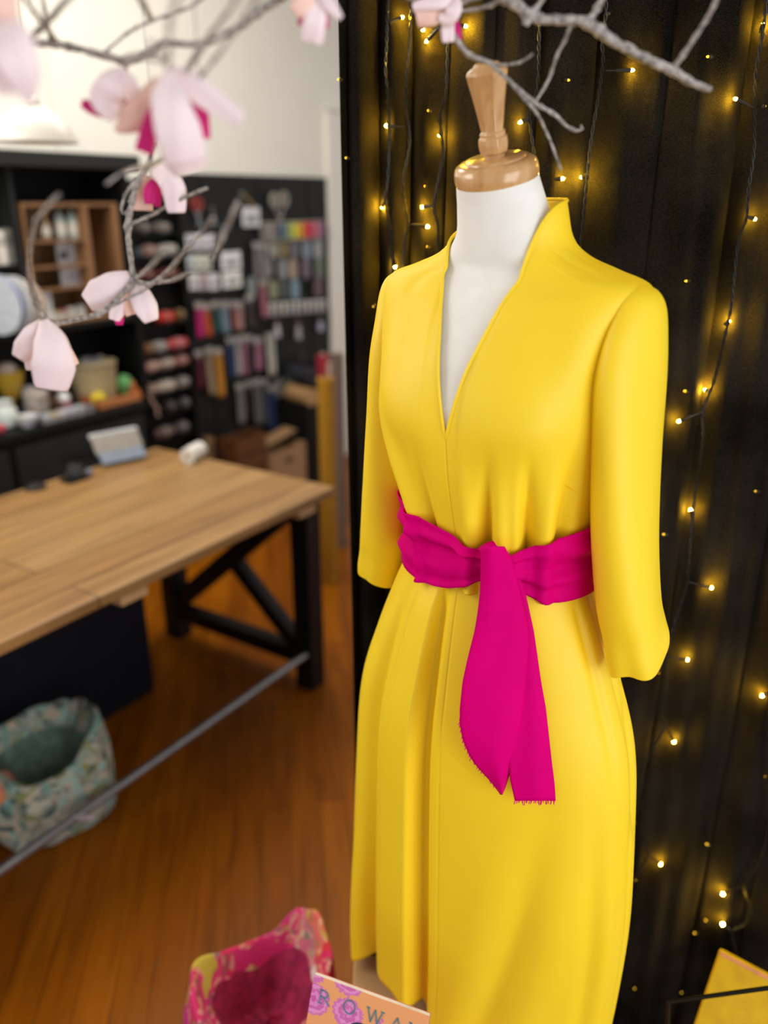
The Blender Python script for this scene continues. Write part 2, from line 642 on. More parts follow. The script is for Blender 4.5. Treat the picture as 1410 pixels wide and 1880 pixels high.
def spline(tab, r):
    n = len(tab)
    i = max(0, min(n - 2, int(math.floor(r))))
    t = r - i
    p0 = np.array(tab[max(i - 1, 0)])
    p1 = np.array(tab[i])
    p2 = np.array(tab[i + 1])
    p3 = np.array(tab[min(i + 2, n - 1)])
    m1 = (p2 - p0) / 2
    m2 = (p3 - p1) / 2
    return (2 * t ** 3 - 3 * t * t + 1) * p1 + (t ** 3 - 2 * t * t + t) * m1 + (-2 * t ** 3 + 3 * t * t) * p2 + (t ** 3 - t * t) * m2


def r_of_z(tab, z):
    lo, hi = 0.0, len(tab) - 1.0
    inc = tab[-1][0] > tab[0][0]
    for _ in range(40):
        m = (lo + hi) / 2
        if (spline(tab, m)[0] < z) == inc:
            lo = m
        else:
            hi = m
    return (lo + hi) / 2


def bod_fold(th, z):
    """drape of the bodice, metres outwards; th in degrees from the front"""
    w = ss(1.325, 1.17, z)
    d = -.0085 * ga(th - 17 - (z - 1.15) * 25, 3.6) + .005 * ga(th - 9, 4.5) + .0055 * ga(th - 26, 5)
    d += -.009 * ga(th - 41 + (z - 1.15) * 20, 3.2) + .005 * ga(th - 50, 5) + .003 * ga(th - 34, 4)
    d += -.006 * ga(th - 60, 4) + -.005 * ga(th + 18, 4)
    d *= w * 2.3
    tc = -33 - (z - 1.15) * 88
    d += (-.024 * ga(th - tc + 3, 4.2) + .015 * ga(th - tc - 7, 5)) * ss(1.36, 1.25, z)
    d += (-.008 * ga(th + 52, 4)) * ss(1.30, 1.2, z)
    # bust
    d += .011 * ga(th - 36, 17) * ga(z - 1.338, .055) + .011 * ga(th + 36, 17) * ga(z - 1.338, .055)
    d += -.006 * ga(th, 10) * ga(z - 1.33, .05)
    # soft pulls from shoulder to breast
    d += -.0022 * ga(th - 30 - (1.47 - z) * 90, 9) * ga(z - 1.42, .05)
    d += .0018 * ga(th - 44 - (1.47 - z) * 90, 9) * ga(z - 1.42, .05)
    d += -.0035 * ga(th + 27 + (1.50 - z) * 40, 5) * ga(z - 1.45, .06)
    d += -.0035 * ga(th - 66, 6) * ga(z - 1.41, .05)
    # centre seam
    d += -.0016 * ga(th, .45)
    return d


def ski_fold(th, z):
    w = ss(1.12, .86, z) * (0.75 + 0.25 * ss(.86, .35, z))
    w0 = ss(1.115, 1.05, z)
    ww = .4 * w0 + .6 * w
    # left front panel folded over the centre one
    d = .018 * ss(-36, -24, th) * ss(-10.9, -12.3, th) * ww - .026 * ss(-12.3, -11.0, th) * ss(-2.5, -9.5, th) * ww
    d += (-.030 * ga(th + 38, 4.2) + .012 * ga(th + 50, 6)) * w * (0.6 + 0.8 * ss(.7, .28, z))
    d += -.004 * ga(th + 26, 2.2) * w0 * ss(.7, 1.0, z)
    d += -.005 * ga(th - 21, 2.5) * w0 * ss(.8, 1.05, z) - .006 * ga(th - 37, 2.6) * w0 * ss(.85, 1.05, z)
    tq_ = 21 + (z - .35) * 44
    d += (-.014 * ga(th - tq_, 7) + .009 * ga(th - tq_ - 14, 9) + .008 * ga(th - tq_ + 13, 8) - .006 * ga(th - 62, 5) + .004 * ga(th - 72, 5)) * w * ss(.90, .55, z)
    d += -.006 * ga(th - 74, 3.5) * w0 * ss(.75, 1.0, z) - .005 * ga(th - 92, 3) * w0
    d += -.012 * ga(th - 98, 4) * w * ss(.98, .9, z) * ss(.70, .80, z)
    for c in (-150, -120, -80, 125, 155, 180):
        d += -.012 * ga(th - c, 9) * w
    d += -.0014 * ga(th, .45)
    return d


def surf(p, th, d):
    z, a, bf, bb = p[0], p[1], p[2], p[3]
    yc = p[4] if len(p) > 4 else 0.0
    t = R(th)
    b = bf if math.cos(t) > 0 else bb
    e = 2.0 / p[5] if len(p) > 5 else 1.0
    x = a * math.copysign(abs(math.sin(t)) ** e, math.sin(t))
    y = -b * math.copysign(abs(math.cos(t)) ** e, math.cos(t))
    nx, ny = math.sin(t) / a, -math.cos(t) / b
    l = math.hypot(nx, ny)
    return Vector((x + nx / l * d, y + ny / l * d + yc, z))


def dress_pt(th, z, off=0.0):
    if z >= 1.12:
        p = spline(BOD, r_of_z(BOD, z))
        return surf(p, th, bod_fold(th, z) + off)
    p = spline(SKI, r_of_z(SKI, z))
    return surf(p, th, ski_fold(th, z) + off)


def th_of(z, x):
    """angle at which the ring of height z reaches half width x"""
    p = spline(BOD, r_of_z(BOD, z))
    e = 2.0 / p[5]
    return math.degrees(math.asin(min(1.0, (x / p[1]) ** (1 / e))))


VPTS = [(z, .0625 * (z - 1.312) / .26) for z in (1.330, 1.350, 1.38, 1.41, 1.44, 1.465, 1.485, 1.502, 1.517, 1.532)]
NECKR = [(0, 1.312)] + [(th_of(z, x), z) for z, x in VPTS] + [(60, 1.560), (80, 1.574), (120, 1.579), (180, 1.580)]
NECKL = [(0, 1.312)] + [(th_of(z, x * (1 + .28 * ss(1.38, 1.50, z))), z) for z, x in VPTS[:-1]] + [(54, 1.527), (72, 1.536), (95, 1.545), (130, 1.562), (180, 1.580)]


def neck_z(th):
    t = NECKR if th >= 0 else NECKL
    return float(np.interp(abs(th), [q[0] for q in t], [q[1] for q in t]))


ths = sorted(set([round(-180 + 1.5 * i, 3) for i in range(240)] + [-.9, -.6, -.3, .3, .6, .9] + [round(-40 + .5 * i, 3) for i in range(161)]))
cols = []
NB = 84
for th in ths:
    r1 = r_of_z(BOD, neck_z(th))
    col = []
    for i in range(NB + 1):
        r = r1 * i / NB
        p = spline(BOD, r)
        # the stand of the collar leans off the neck
        fl = .004 * ss(1.53, 1.58, p[0])
        col.append(surf(p, th, bod_fold(th, p[0]) * ss(1.54, 1.50, p[0]) + fl))
    cols.append(col)
# even out the run of the neckline
rim = [c[-1].copy() for c in cols]
nT = len(ths)
for _ in range(60):
    new = []
    for k in range(nT):
        a_, b_ = rim[k - 1], rim[(k + 1) % nT]
        wgt = .5 * ss(6.0, 14.0, abs(ths[k]))
        new.append(rim[k].lerp((a_ + b_) / 2, wgt))
    rim = new
for k in range(nT):
    d_ = rim[k] - cols[k][-1]
    for i in range(NB + 1):
        cols[k][i] = cols[k][i] + d_ * (i / NB) ** 5
rows = [[cols[k][i] for k in range(len(ths))] for i in range(NB + 1)]
dress = thing('dress', 'yellow long sleeved v-neck dress on the dress form', 'dress', (0, 0, 0.275), MF)
bodice = obj('bodice', MB().grid(rows, wrap=True), M['dress'], dress, MF, solid=.0012, sharp=80)
bodice_grid = MB().grid(rows, wrap=True)
pip = [cols[k][-1] for k in range(len(ths))]
pip = pip + [pip[0]]
inner = [q + Vector((q.x, q.y, 0)).normalized() * .0005 for q in pip]
obj('neckline_facing', MB().tube(inner, .0021, 8, caps=False), M['dress_edge'], dress, MF)
# stitched line of the collar band, one centimetre outside the neckline
rows = []
NS = 110
for i in range(NS + 1):
    z = 1.150 + (.270 - 1.150) * i / NS
    zz = z
    p = spline(SKI, r_of_z(SKI, max(z, .2751)))
    row = []
    for th in ths:
        hem = 0.0
        if i > NS * .8:
            k = (i - NS * .8) / (NS * .2)
            hem = k * (.012 * math.sin(R(th * 2 + 20)) + .004 * math.sin(R(th * 7)))
        hem += (.050 * ss(-52, -34, th) * ss(-3, -20, th) + .012) * ss(.55, 1.0, i / NS)
        q = surf(p, th, ski_fold(th, z))
        if q.x > 0:
            q.x *= 1 - .075 * ss(.62, .27, z)
        q.z = z + hem
        row.append(q)
    rows.append(row)
skirt = obj('skirt', MB().grid(rows, wrap=True), M['dress'], dress, MF, solid=.0012, sharp=80)
skirt_grid = MB().grid(rows, wrap=True)


def sleeve_mesh(side, tab, hemf):
    rows = []
    N = 90
    K = 64
    for i in range(N + 1):
        r = (len(tab) - 1) * i / N
        z, cx, cy, sx, sy = spline(tab, r)
        row = []
        for k in range(K):
            a = 2 * math.pi * k / K
            low = ss(.62, 1.0, i / N)
            w = 1 + .05 * math.sin(a * 3 + z * 9) * ss(0.1, .4, i / N) + .05 * math.sin(a * 5 + 1 - z * 14) * low
            # pinch pleat at the head of the sleeve
            w -= .12 * math.exp(-((a - 4.3) / .16) ** 2) * ss(.5, .1, i / N) * ss(0.0, .12, i / N)
            x = cx + sx * w * math.cos(a)
            y = cy + sy * w * math.sin(a)
            row.append(Vector((side * x, y, z + low * hemf(a))))
        rows.append(row if side > 0 else row[::-1])
    m = MB().grid(rows, wrap=True)
    return m


SL = [(1.490, .164, .000, .004, .010), (1.482, .167, -.002, .017, .030), (1.464, .167, -.004, .027, .046), (1.43, .166, -.010, .034, .057),
      (1.38, .168, -.014, .037, .062), (1.30, .174, -.014, .036, .060), (1.20, .184, -.012, .036, .057), (1.11, .197, -.006, .036, .054),
      (1.07, .206, -.001, .035, .050), (1.045, .213, .001, .034, .047), (1.03, .217, .001, .032, .043)]
SLR = [(q[0], q[1] - .010 * ss(1.5, 1.42, q[0]), q[2], q[3] * .92, q[4] * .92) for q in SL]
sl = obj('sleeve', sleeve_mesh(1, SL, lambda a: .018 * math.sin(a - .2) + .012 * math.cos(a) + .006 * math.sin(3 * a)), M['dress'], dress, MF, solid=.0012, sharp=80)
sr = obj('sleeve', sleeve_mesh(-1, SLR, lambda a: .006 * math.sin(a) + .013 * math.cos(a) + .004 * math.sin(3 * a + 1)), M['dress'], dress, MF, solid=.0012, sharp=80)


def bvh_of(grids):
    vs, fs = [], []
    for g in grids:
        b = len(vs)
        vs += [MFM @ q for q in g.v]
        fs += [tuple(b + i for i in f) for f in g.f]
    return BVHTree.FromPolygons(vs, fs)


DRESS_BVH = bvh_of([bodice_grid, skirt_grid])


def on_dress(px, py, off=0.0):
    d = ray(px, py).normalized()
    hit = DRESS_BVH.ray_cast(Vector((0, 0, CAM_H)), d)
    if hit[0] is None:
        return None
    return hit[0] - d * off


# bust dart on the wearer's left
pts = [on_dress(x, y, .0002) for x, y in ((958, 845), (975, 852), (995, 861), (1015, 873), (1035, 887), (1060, 905))]
pts = [q for q in pts if q is not None]
if len(pts) > 2:
    obj('bust_dart', MB().tube(pts, [.0003] + [.0005] * (len(pts) - 1), 5), M['dress_edge'], dress)

# --- the form itself
form = thing('dress_form', 'white linen dress form with turned wooden cap under the yellow dress', 'mannequin', (0, 0, 0.25), MF)
FORM = [(q[0], q[1] - (.02 if q[0] < 1.25 else .007), q[2] - (.02 if q[0] < 1.25 else .008), q[3] - .007, q[4], q[5]) for q in BOD[:10]]
FORM = [(.95, .14, .085, .09, 0, 2)] + FORM + [(1.520, .086, .056, .062, -.006, 2), (1.540, .066, .056, .060, -.012, 2), (1.572, .0545, .0505, .0535, -.024, 2)]
TILT = R(16)
capc = Vector((-.006, -.036, 1.602))
axis = Vector((0, -math.sin(TILT), math.cos(TILT)))
rows = []
K = 72
for i in range(121):
    p = spline(FORM, (len(FORM) - 1) * i / 120)
    t = ss(1.535, 1.582, p[0])
    row = []
    for k in range(K):
        th = -180 + 360.0 * k / K
        d = bod_fold(th, p[0]) * .6 if (abs(th) < 60 and p[0] > 1.25 and p[0] < 1.5) else 0
        q = surf(p, th, 0)
        q.x += capc.x * .75 * t
        row.append(q)
    rows.append(row)
e1 = Vector((1, 0, 0))
e2 = axis.cross(e1)
for s_, h in ((.0474, .001),):
    row = []
    for k in range(K):
        th = R(-180 + 360.0 * k / K)
        row.append(capc + axis * h + e1 * (s_ * math.sin(th)) - e2 * (s_ * math.cos(th)))
    rows.append(row)
obj('torso', MB().grid(rows, wrap=True), M['linen'], form, MF, sharp=80)
cap = obj('neck_cap', MB().lathe([(.040, -.004), (.0475, -.002), (.0487, .001), (.0492, .007), (.0486, .0125), (.0462, .0175), (.041, .0205), (.0355, .0212), (.035, .0228), (.0335, .0236), (.001, .0242)], capc, 64, axis), M['cap_wood'], form, MF, sharp=50)
hm = MB()
prof = [(.0125, .029), (.0125, .033), (.0160, .0355), (.0176, .040), (.0178, .046), (.0172, .0500), (.0150, .0512), (.0155, .0535), (.0150, .0552), (.0132, .0562), (.0180, .083), (.0240, .1105), (.0234, .1125), (.0222, .1138), (.0150, .1180), (.0130, .1200), (.0010, .1210)]
prof = [(r_, .0228 + (h_ - .029) * 1.075) for r_, h_ in prof]
hm.lathe(prof, capc, 8, axis)
hd = obj('handle', hm, M['cap_wood'], form, MF, sharp=20, bevel=.0008)
# stand under the skirt
obj('pole', MB().tube([(0, 0, .27), (0, 0, 1.0)], .014, 12), M['steel'], form, MF)
obj('base', MB().lathe([(.085, 0), (.085, .008), (.05, .022), (.02, .03)], (0, 0, .25), 32), M['black_steel'], form, MF)
# side panel seam on the neck
sp_ = []
for i in range(60, 121):
    p = spline(FORM, (len(FORM) - 1) * i / 120)
    if p[0] > 1.50:
        t = ss(1.535, 1.582, p[0])
        q = surf(p, 78, .0002)
        q.x += capc.x * .75 * t
        sp_.append(q)
obj('neck_seam', MB().tube(sp_, .0007, 5), M['linen'], form, MF)

# ------------------------------------------------------------------ sash
sash = thing('sash', 'magenta cotton sash knotted round the waist of the yellow dress', 'sash', (0.06, -.11, 0.75), MF)
KN = 23.0
rows = []
NR = 18
for i in range(NR + 1):
    s_ = -1 + 2.0 * i / NR
    row = []
    for th in [-180 + 2.0 * k for k in range(180)]:
        pin = ga(th - KN, 20)
        h = .047 - .028 * pin + .006 * ga(th + 42, 18) + .004 * ga(th - 95, 25)
        zc = 1.141 + .010 * ga(th - 90, 40) + .006 * ga(th + 60, 30) + .006 * pin
        z = zc + s_ * h
        off = .004 + .004 * (1 - s_ ** 4)
        dd = (th - KN)
        rip = (1 - 2 * abs(math.sin(s_ * 3.6 + abs(dd) * .02 + .4))) * .0046 + math.sin(s_ * 11 - dd * .04) * .0024 * ga(dd, 70) + .0012 * math.sin(s_ * 4 + dd * .11)
        # keep the sash taut: follow the dress without its folds
        if z >= 1.12:
            p = spline(BOD, r_of_z(BOD, z))
        else:
            p = spline(SKI, r_of_z(SKI, z))
        fo = max(0.0, bod_fold(th, max(z, 1.12))) if z >= 1.12 else max(0.0, ski_fold(th, z), bod_fold(th, 1.12))
        off += .85 * fo
        row.append(surf(p, th, off + rip * (1 - s_ ** 6) + .004 * pin + .0045))
    rows.append(row)
obj('waistband', MB().grid(rows, wrap=True), M['sash'], sash, MF, solid=.0015, sharp=80)


def cloth_rows(rws, off, bulge, wav):
    out = []
    N = 16
    pys = np.linspace(rws[0][0], rws[-1][0], 70)
    L = np.interp(pys, [q[0] for q in rws], [q[1] for q in rws])
    Rr = np.interp(pys, [q[0] for q in rws], [q[2] for q in rws])
    Ys = []
    for i, py in enumerate(pys):
        best = 9
        for f in (0.0, .25, .5, .75, 1.0):
            q = on_dress(L[i] + (Rr[i] - L[i]) * f, py)
            if q is not None:
                best = min(best, q.y)
        Ys.append(best)
    Ys = np.array(Ys)
    ker = np.ones(15) / 15
    Ys = np.convolve(np.pad(Ys, 7, mode='edge'), ker, 'valid')
    for i, py in enumerate(pys):
        row = []
        for k in range(N + 1):
            f = k / N
            px = L[i] + (Rr[i] - L[i]) * f
            b = bulge * (1 - (2 * f - 1) ** 2) + wav * math.sin(f * 7 + i * .05)
            row.append(P(px, py, Ys[i] - off - b))
        out.append(row)
    return out


def fringe(row, m, n, ln):
    for k in range(n):
        f = (k + random.random() * .8) / n * (len(row) - 1)
        i = int(min(f, len(row) - 2))
        q = Vector(row[i]).lerp(Vector(row[i + 1]), f - i)
        m.tube([q + Vector((0, 0, .001)), q + Vector((random.uniform(-.0015, .0015), 0, -ln * random.uniform(.4, 1.2)))], .00035, 4)


tail_back = [(1030, 915, 942), (1060, 920, 953), (1089, 926, 965), (1159, 932, 980), (1250, 936, 993), (1300, 937, 1002), (1400, 934, 1013), (1430, 936, 1017), (1452, 941, 1019), (1470, 945, 1020)]
rb = cloth_rows(tail_back, .010, .004, .0015)
m = MB().grid(rb)
fringe(rb[-1], m, 26, .006)
obj('tail', m, M['sash'], sash, solid=.0008, sharp=80)
tail_front = [(1003, 886, 926), (1020, 883, 936), (1040, 883, 943), (1090, 881, 956), (1130, 876, 966), (1159, 871, 972), (1210, 858, 970), (1252, 849, 967), (1300, 844, 962), (1330, 844, 958), (1360, 850, 951), (1390, 863, 944), (1410, 878, 940), (1435, 901, 931), (1448, 911, 927), (1459, 919, 922)]
rf = cloth_rows(tail_front, .019, .009, .002)
m = MB().grid(rf)
fringe([r[0] for r in rf[48:68]], m, 22, .004)
obj('tail', m, M['sash'], sash, solid=.0008, sharp=80)
kq = P(905, 1012, on_dress(905, 1012).y - .016)
m = MB()
rows = []
for i in range(13):
    t = -math.pi / 2 + math.pi * i / 12
    row = []
    for k in range(24):
        a = 2 * math.pi * k / 24
        w = 1 + .10 * math.sin(a * 3 + i * .6) + .07 * math.sin(a * 5 - i)
        row.append(kq + Vector((.0165 * math.cos(t) * math.cos(a) * w, .011 * math.cos(t) * math.sin(a) * w, .014 * math.sin(t) * (1 + .15 * math.cos(a)))))
    rows.append(row)
m.grid(rows, wrap=True)
obj('knot', m, M['sash'], sash, sharp=80)
# ------------------------------------------------------------------ string lights on the curtain
def pcs(px, py, gap):
    Y = 1.37
    for _ in range(8):
        q = P(px, py, Y)
        Y = curtain_y(q.x, q.z) - gap
    return P(px, py, Y)


def pc(px, py, gap=0.016):
    Y = 1.37
    for _ in range(6):
        q = P(px, py, Y)
        Y = cur0(q.x) - gap
    return P(px, py, Y)


def resample(pts, step):
    out = [pts[0]]
    # Catmull-Rom through the points
    n = len(pts)
    dense = []
    for i in range(n - 1):
        p0, p1, p2, p3 = pts[max(i - 1, 0)], pts[i], pts[i + 1], pts[min(i + 2, n - 1)]
        m1, m2 = (p2 - p0) / 2, (p3 - p1) / 2
        for k in range(24):
            t = k / 24
            dense.append((2 * t ** 3 - 3 * t * t + 1) * p1 + (t ** 3 - 2 * t * t + t) * m1 + (-2 * t ** 3 + 3 * t * t) * p2 + (t ** 3 - t * t) * m2)
    dense.append(pts[-1])
    acc = 0
    for a_, b_ in zip(dense, dense[1:]):
        acc += (b_ - a_).length
        if acc >= step:
            out.append(b_)
            acc = 0
    out.append(dense[-1])
    return out


def string_light(label, path, bulbs, group='string lights on the curtain'):
    """path and bulbs in photo pixels; a bulb is (x, y, wire x, wire y, lit) and sits on a socket that leaves the wire"""
    pts = resample([pc(*q) for q in path], .0032)
    base = min(pts, key=lambda q: q.z)
    t = thing('string_light', label, 'string lights', base, WORLD, group)
    m = MB()
    for ph in (0, math.pi):
        hx = []
        for i, q in enumerate(pts):
            a_ = i * .9 + ph
            hx.append(q + Vector((math.cos(a_) * .0015, math.sin(a_) * .0015, 0)))
        m.tube(hx, .00125, 5)
    obj('wire', m, M['wire'], t)
    for bx, by, wx, wy, lit in bulbs:
        q = pcs(bx, by, .014 if lit else .006)
        w = pc(wx, wy) if wx is not None else None
        if w is None:
            w = min(pts, key=lambda k: (k - q).length)
            if (w - q).length > .02:
                w = q + (w - q).normalized() * (.012 if lit else .007)
        d = (q - w)
        L = d.length
        d = d.normalized() if L > 1e-5 else Vector((0, 0, -1))
        s0 = q - d * min(max(L - .002, .004), .022)
        m = MB().tube([w, s0, s0 + d * .0005, q - d * .003, q - d * .001], [.0012, .0012, .0026, .0029, .0024], 8)
        so = obj('socket', m, M['socket'], t)
        r = .0023 if lit else .0018
        obj('bulb', MB().lathe([(.0005, -r * 1.3), (r * .8, -r * .9), (r, 0), (r * .8, r * .9), (.0005, r * 1.5)], q, 10, d), M['bulb'] if lit else M['bulb_dim'], so)
    return t


N_ = None
string_light('black twisted string of lights nearest the curtain edge, left of the mannequin neck',
             [(714, -30), (711, 40), (710, 84), (708, 130), (713, 185), (715, 252), (712, 336), (707, 366), (717, 423), (722, 470), (719, 520)],
             [(738, 32, 714, 42, 1), (711, 186, N_, N_, 0), (702, 380, 709, 366, 1), (725, 489, 720, 470, 1), (686, 562, N_, N_, 0)])
string_light('black twisted string of lights second from the curtain edge, left of the wooden handle',
             [(752, -30), (754, 11), (752, 84), (746, 150), (746, 200), (751, 240), (752, 269), (741, 330), (744, 380), (750, 410), (744, 440), (739, 500)],
             [(776, 54, 764, 30, 1), (710, 231, 742, 233, 1), (784, 416, 750, 411, 1), (636, 290, N_, N_, 0), (622, 146, N_, N_, 0)])
string_light('black twisted string of lights just left of the wooden handle, behind the pink cloth flower',
             [(826, -30), (823, 40), (822, 84), (819, 168), (808, 213), (813, 280), (802, 347), (797, 380), (804, 420), (802, 480)],
             [(784, 75, 806, 50, 1), (854, 48, 838, 45, 1), (807, 248, N_, N_, 1), (787, 203, N_, N_, 0), (781, 342, N_, N_, 0), (776, 380, 798, 379, 1), (785, 453, N_, N_, 0)])
string_light('black twisted string of lights right behind the wooden handle',
             [(990, -30), (990, 50), (987, 157), (973, 196), (973, 230), (979, 269), (985, 330), (990, 420)],
             [(956, 224, 972, 216, 1), (1043, 147, N_, N_, 0), (1032, 328, N_, N_, 1)])
string_light('black twisted string of lights under the thick branch, ending at the yellow collar',
             [(1114, -30), (1112, 30), (1105, 73), (1107, 110), (1100, 170), (1086, 252), (1078, 325), (1071, 400), (1064, 470)],
             [(1160, 129, 1112, 130, 1), (1068, 325, 1080, 318, 1), (1118, 26, N_, N_, 0)])
string_light('longest black twisted string of lights, running down right of the yellow sleeve to the hem',
             [(1408, -20), (1402, 50), (1388, 130), (1386, 210), (1384, 280), (1374, 350), (1370, 400), (1356, 440), (1347, 520), (1340, 575), (1325, 640), (1311, 700), (1290, 757),
              (1291, 800), (1284, 860), (1276, 910), (1269, 980), (1262, 1050), (1262, 1070), (1245, 1125), (1228, 1180), (1224, 1210), (1222, 1270), (1214, 1310), (1222, 1330),
              (1200, 1372), (1173, 1430), (1178, 1480), (1178, 1530), (1190, 1570), (1165, 1610), (1145, 1660), (1138, 1720), (1128, 1770), (1143, 1810), (1125, 1850), (1115, 1890)],
             [(1401, 45, 1396, 60, 1), (1351, 182, 1384, 198, 1), (1404, 195, N_, N_, 0), (1385, 402, 1370, 397, 1), (1300, 104, N_, N_, 0), (1260, 516, N_, N_, 0), (1338, 590, 1330, 596, 1),
              (1258, 718, N_, N_, 0), (1295, 716, N_, N_, 1), (1247, 773, 1288, 757, 1), (1268, 937, 1272, 960, 1), (1219, 981, N_, N_, 0), (1305, 1079, 1264, 1068, 1), (1261, 1211, 1226, 1206, 1),
              (1237, 1361, 1222, 1332, 1), (1212, 1586, 1190, 1568, 1), (1165, 1512, N_, N_, 0), (1166, 1617, N_, N_, 0), (1150, 1722, N_, N_, 0), (1211, 1237, N_, N_, 0), (1124, 1825, N_, N_, 0), (1164, 1815, N_, N_, 0)])
string_light('black twisted string of lights looping above the yellow book at the right edge',
             [(1420, 880), (1416, 1000), (1414, 1200), (1412, 1400), (1408, 1530), (1390, 1590), (1366, 1625), (1377, 1665), (1368, 1696), (1345, 1710), (1350, 1740), (1356, 1770)],
             [(1400, 1277, 1412, 1270, 1), (1328, 1641, 1362, 1626, 1), (1327, 1697, 1345, 1710, 1), (1296, 1690, N_, N_, 0), (1276, 1713, N_, N_, 0), (1298, 1550, N_, N_, 0), (1388, 902, N_, N_, 0), (1406, 1427, N_, N_, 0), (1252, 1822, N_, N_, 0)])

# ------------------------------------------------------------------ plinth, magazine, rack
pl = thing('display_box', 'sand coloured card box standing under the yellow dress', 'box', (.13, .95, 0))
obj('side', MB().box(-.052, .33, .72, 1.135, 0, .41), M['kraft_light'], pl, smooth=False, bevel=.004)
obj('lid', MB().box(-.057, .335, .715, 1.14, .385, .42), M['kraft_light'], pl, smooth=False, bevel=.004)

TLp, TRp = P(577, 1789, .90), P(788, 1866, .835)
TRp.z = TRp.z
BLp = P(531, 2066, .84)
ex_, ey_ = (TRp - TLp), (BLp - TLp)
BRp = TRp + ey_
nn = ex_.cross(ey_).normalized()
if nn.y > 0:
    nn = -nn


def magp(u_, v_, o=0.0):
    return TLp + ex_ * u_ + ey_ * v_ + nn * o


def mag_quad(us, vs, o0, o1):
    m = MB()
    pts = [magp(us[0], vs[0], o) for o in ()]
    vs_ = [magp(u_, v_, o) for o in (o0, o1) for u_, v_ in ((us[0], vs[0]), (us[1], vs[0]), (us[1], vs[1]), (us[0], vs[1]))]
    return m.add(vs_, [(0, 1, 2, 3), (7, 6, 5, 4), (0, 4, 5, 1), (1, 5, 6, 2), (2, 6, 7, 3), (3, 7, 4, 0)])


def mat_roses():
    k = NT('printed_rose_cover')
    tc = k.n('ShaderNodeTexCoord')
    vo = k.n('ShaderNodeTexVoronoi')
    vo.inputs['Scale'].default_value = 15.5
    vo.inputs['Randomness'].default_value = 0.35
    k.l(tc.outputs['Object'], vo.inputs['Vector'])
    no = k.n('ShaderNodeTexVoronoi')
    no.inputs['Scale'].default_value = 190.0
    k.l(tc.outputs['Object'], no.inputs['Vector'])
    ad = k.n('ShaderNodeMath', operation='MULTIPLY_ADD')
    ad.inputs[1].default_value = 0.10
    k.l(no.outputs['Distance'], ad.inputs[0])
    k.l(vo.outputs['Distance'], ad.inputs[2])
    rp = k.n('ShaderNodeValToRGB')
    ramp_set(rp, [(0.0, (0.80, 0.40, 0.16)), (0.10, (0.60, 0.12, 0.40)), (0.18, (0.78, 0.26, 0.62)), (0.26, (0.62, 0.15, 0.44)), (0.33, (0.80, 0.30, 0.62)), (0.40, (0.66, 0.18, 0.48)), (0.46, (0.86, 0.38, 0.16))], 'CONSTANT')
    k.l(ad.outputs[0], rp.inputs[0])
    k.l(rp.outputs[0], k.b.inputs['Base Color'])
    k.b.inputs['Roughness'].default_value = 0.35
    return k.m


mg = thing('magazine', 'orange magazine with pink roses and grey blue lettering leaning before the dress hem', 'magazine', magp(.5, 1))
obj('pages', mag_quad((.004, .996), (.002, .998), -.007, -.0006), cm((235, 230, 222)), mg, smooth=False)
obj('cover', mag_quad((0, 1), (0, 1), -.0006, .0002), mat_roses(), mg, smooth=False)
obj('back_cover', mag_quad((0, 1), (0, 1), -.0078, -.007), cm((214, 120, 90)), mg, smooth=False)
# portrait on the cover: dark rounded hair and a face below it
W_, H_ = ex_.length, ey_.length


def mag_disc(cu_, cv_, rx, ry, o, n=28, wob=0.0):
    vs_ = []
    for k in range(n):
        a_ = 2 * math.pi * k / n
        w_ = 1 + wob * math.sin(5 * a_)
        vs_.append(magp(cu_ + rx * w_ * math.cos(a_) / W_, cv_ + ry * w_ * math.sin(a_) / H_, o))
    return MB().add(vs_, [tuple(range(n))])


obj('printed_hair', mag_disc(.50, .315, .031, .034, .0004, wob=.03), cm((52, 54, 66), 0.4), mg, smooth=False)
obj('printed_face', mag_disc(.50, .40, .014, .019, .0006), cm((176, 120, 112), 0.4), mg, smooth=False)
STROKES = {
    'R': [((0, 0), (0, 1)), ((0, 0), (.45, .03)), ((.45, .03), (.6, .24)), ((.6, .24), (.45, .48)), ((.45, .48), (0, .5)), ((.25, .5), (.75, 1)), ((-.12, 0), (.15, 0)), ((-.12, 1), (.15, 1))],
    'O': [((.4 + .42 * math.cos(a_), .5 + .5 * math.sin(a_)), (.4 + .42 * math.cos(a_ + math.pi / 8), .5 + .5 * math.sin(a_ + math.pi / 8))) for a_ in [math.pi / 8 * i for i in range(16)]],
    'W': [((-.1, 0), (.2, 1)), ((.2, 1), (.45, 0)), ((.45, 0), (.7, 1)), ((.7, 1), (1.0, 0)), ((-.22, 0), (.04, 0)), ((.86, 0), (1.12, 0))],
    'A': [((0, 1), (.4, 0)), ((.4, 0), (.8, 1)), ((.15, .64), (.65, .64)), ((-.12, 1), (.14, 1)), ((.66, 1), (.94, 1))],
    'N': [((0, 0), (0, 1)), ((0, 0), (.7, 1)), ((.7, 1), (.7, 0)), ((-.14, 0), (.06, 0)), ((.56, 0), (.84, 0)), ((-.12, 1), (.14, 1))]}
for ch, u0 in zip('ROWAN', (.085, .30, .515, .71, .87)):
    m = MB()
    hh = .135
    for a_, b_ in STROKES[ch]:
        p0, p1 = [magp(u0 + q[0] * .021 / W_ * 1.0, .075 + q[1] * hh * .62, .0009) for q in (a_, b_)]
        if (p1 - p0).length > 1e-5:
            m.bar(p0, p1, .0018, .0008, up=nn)
    obj('letter', m, cm((92, 130, 142), 0.4), mg, smooth=False)

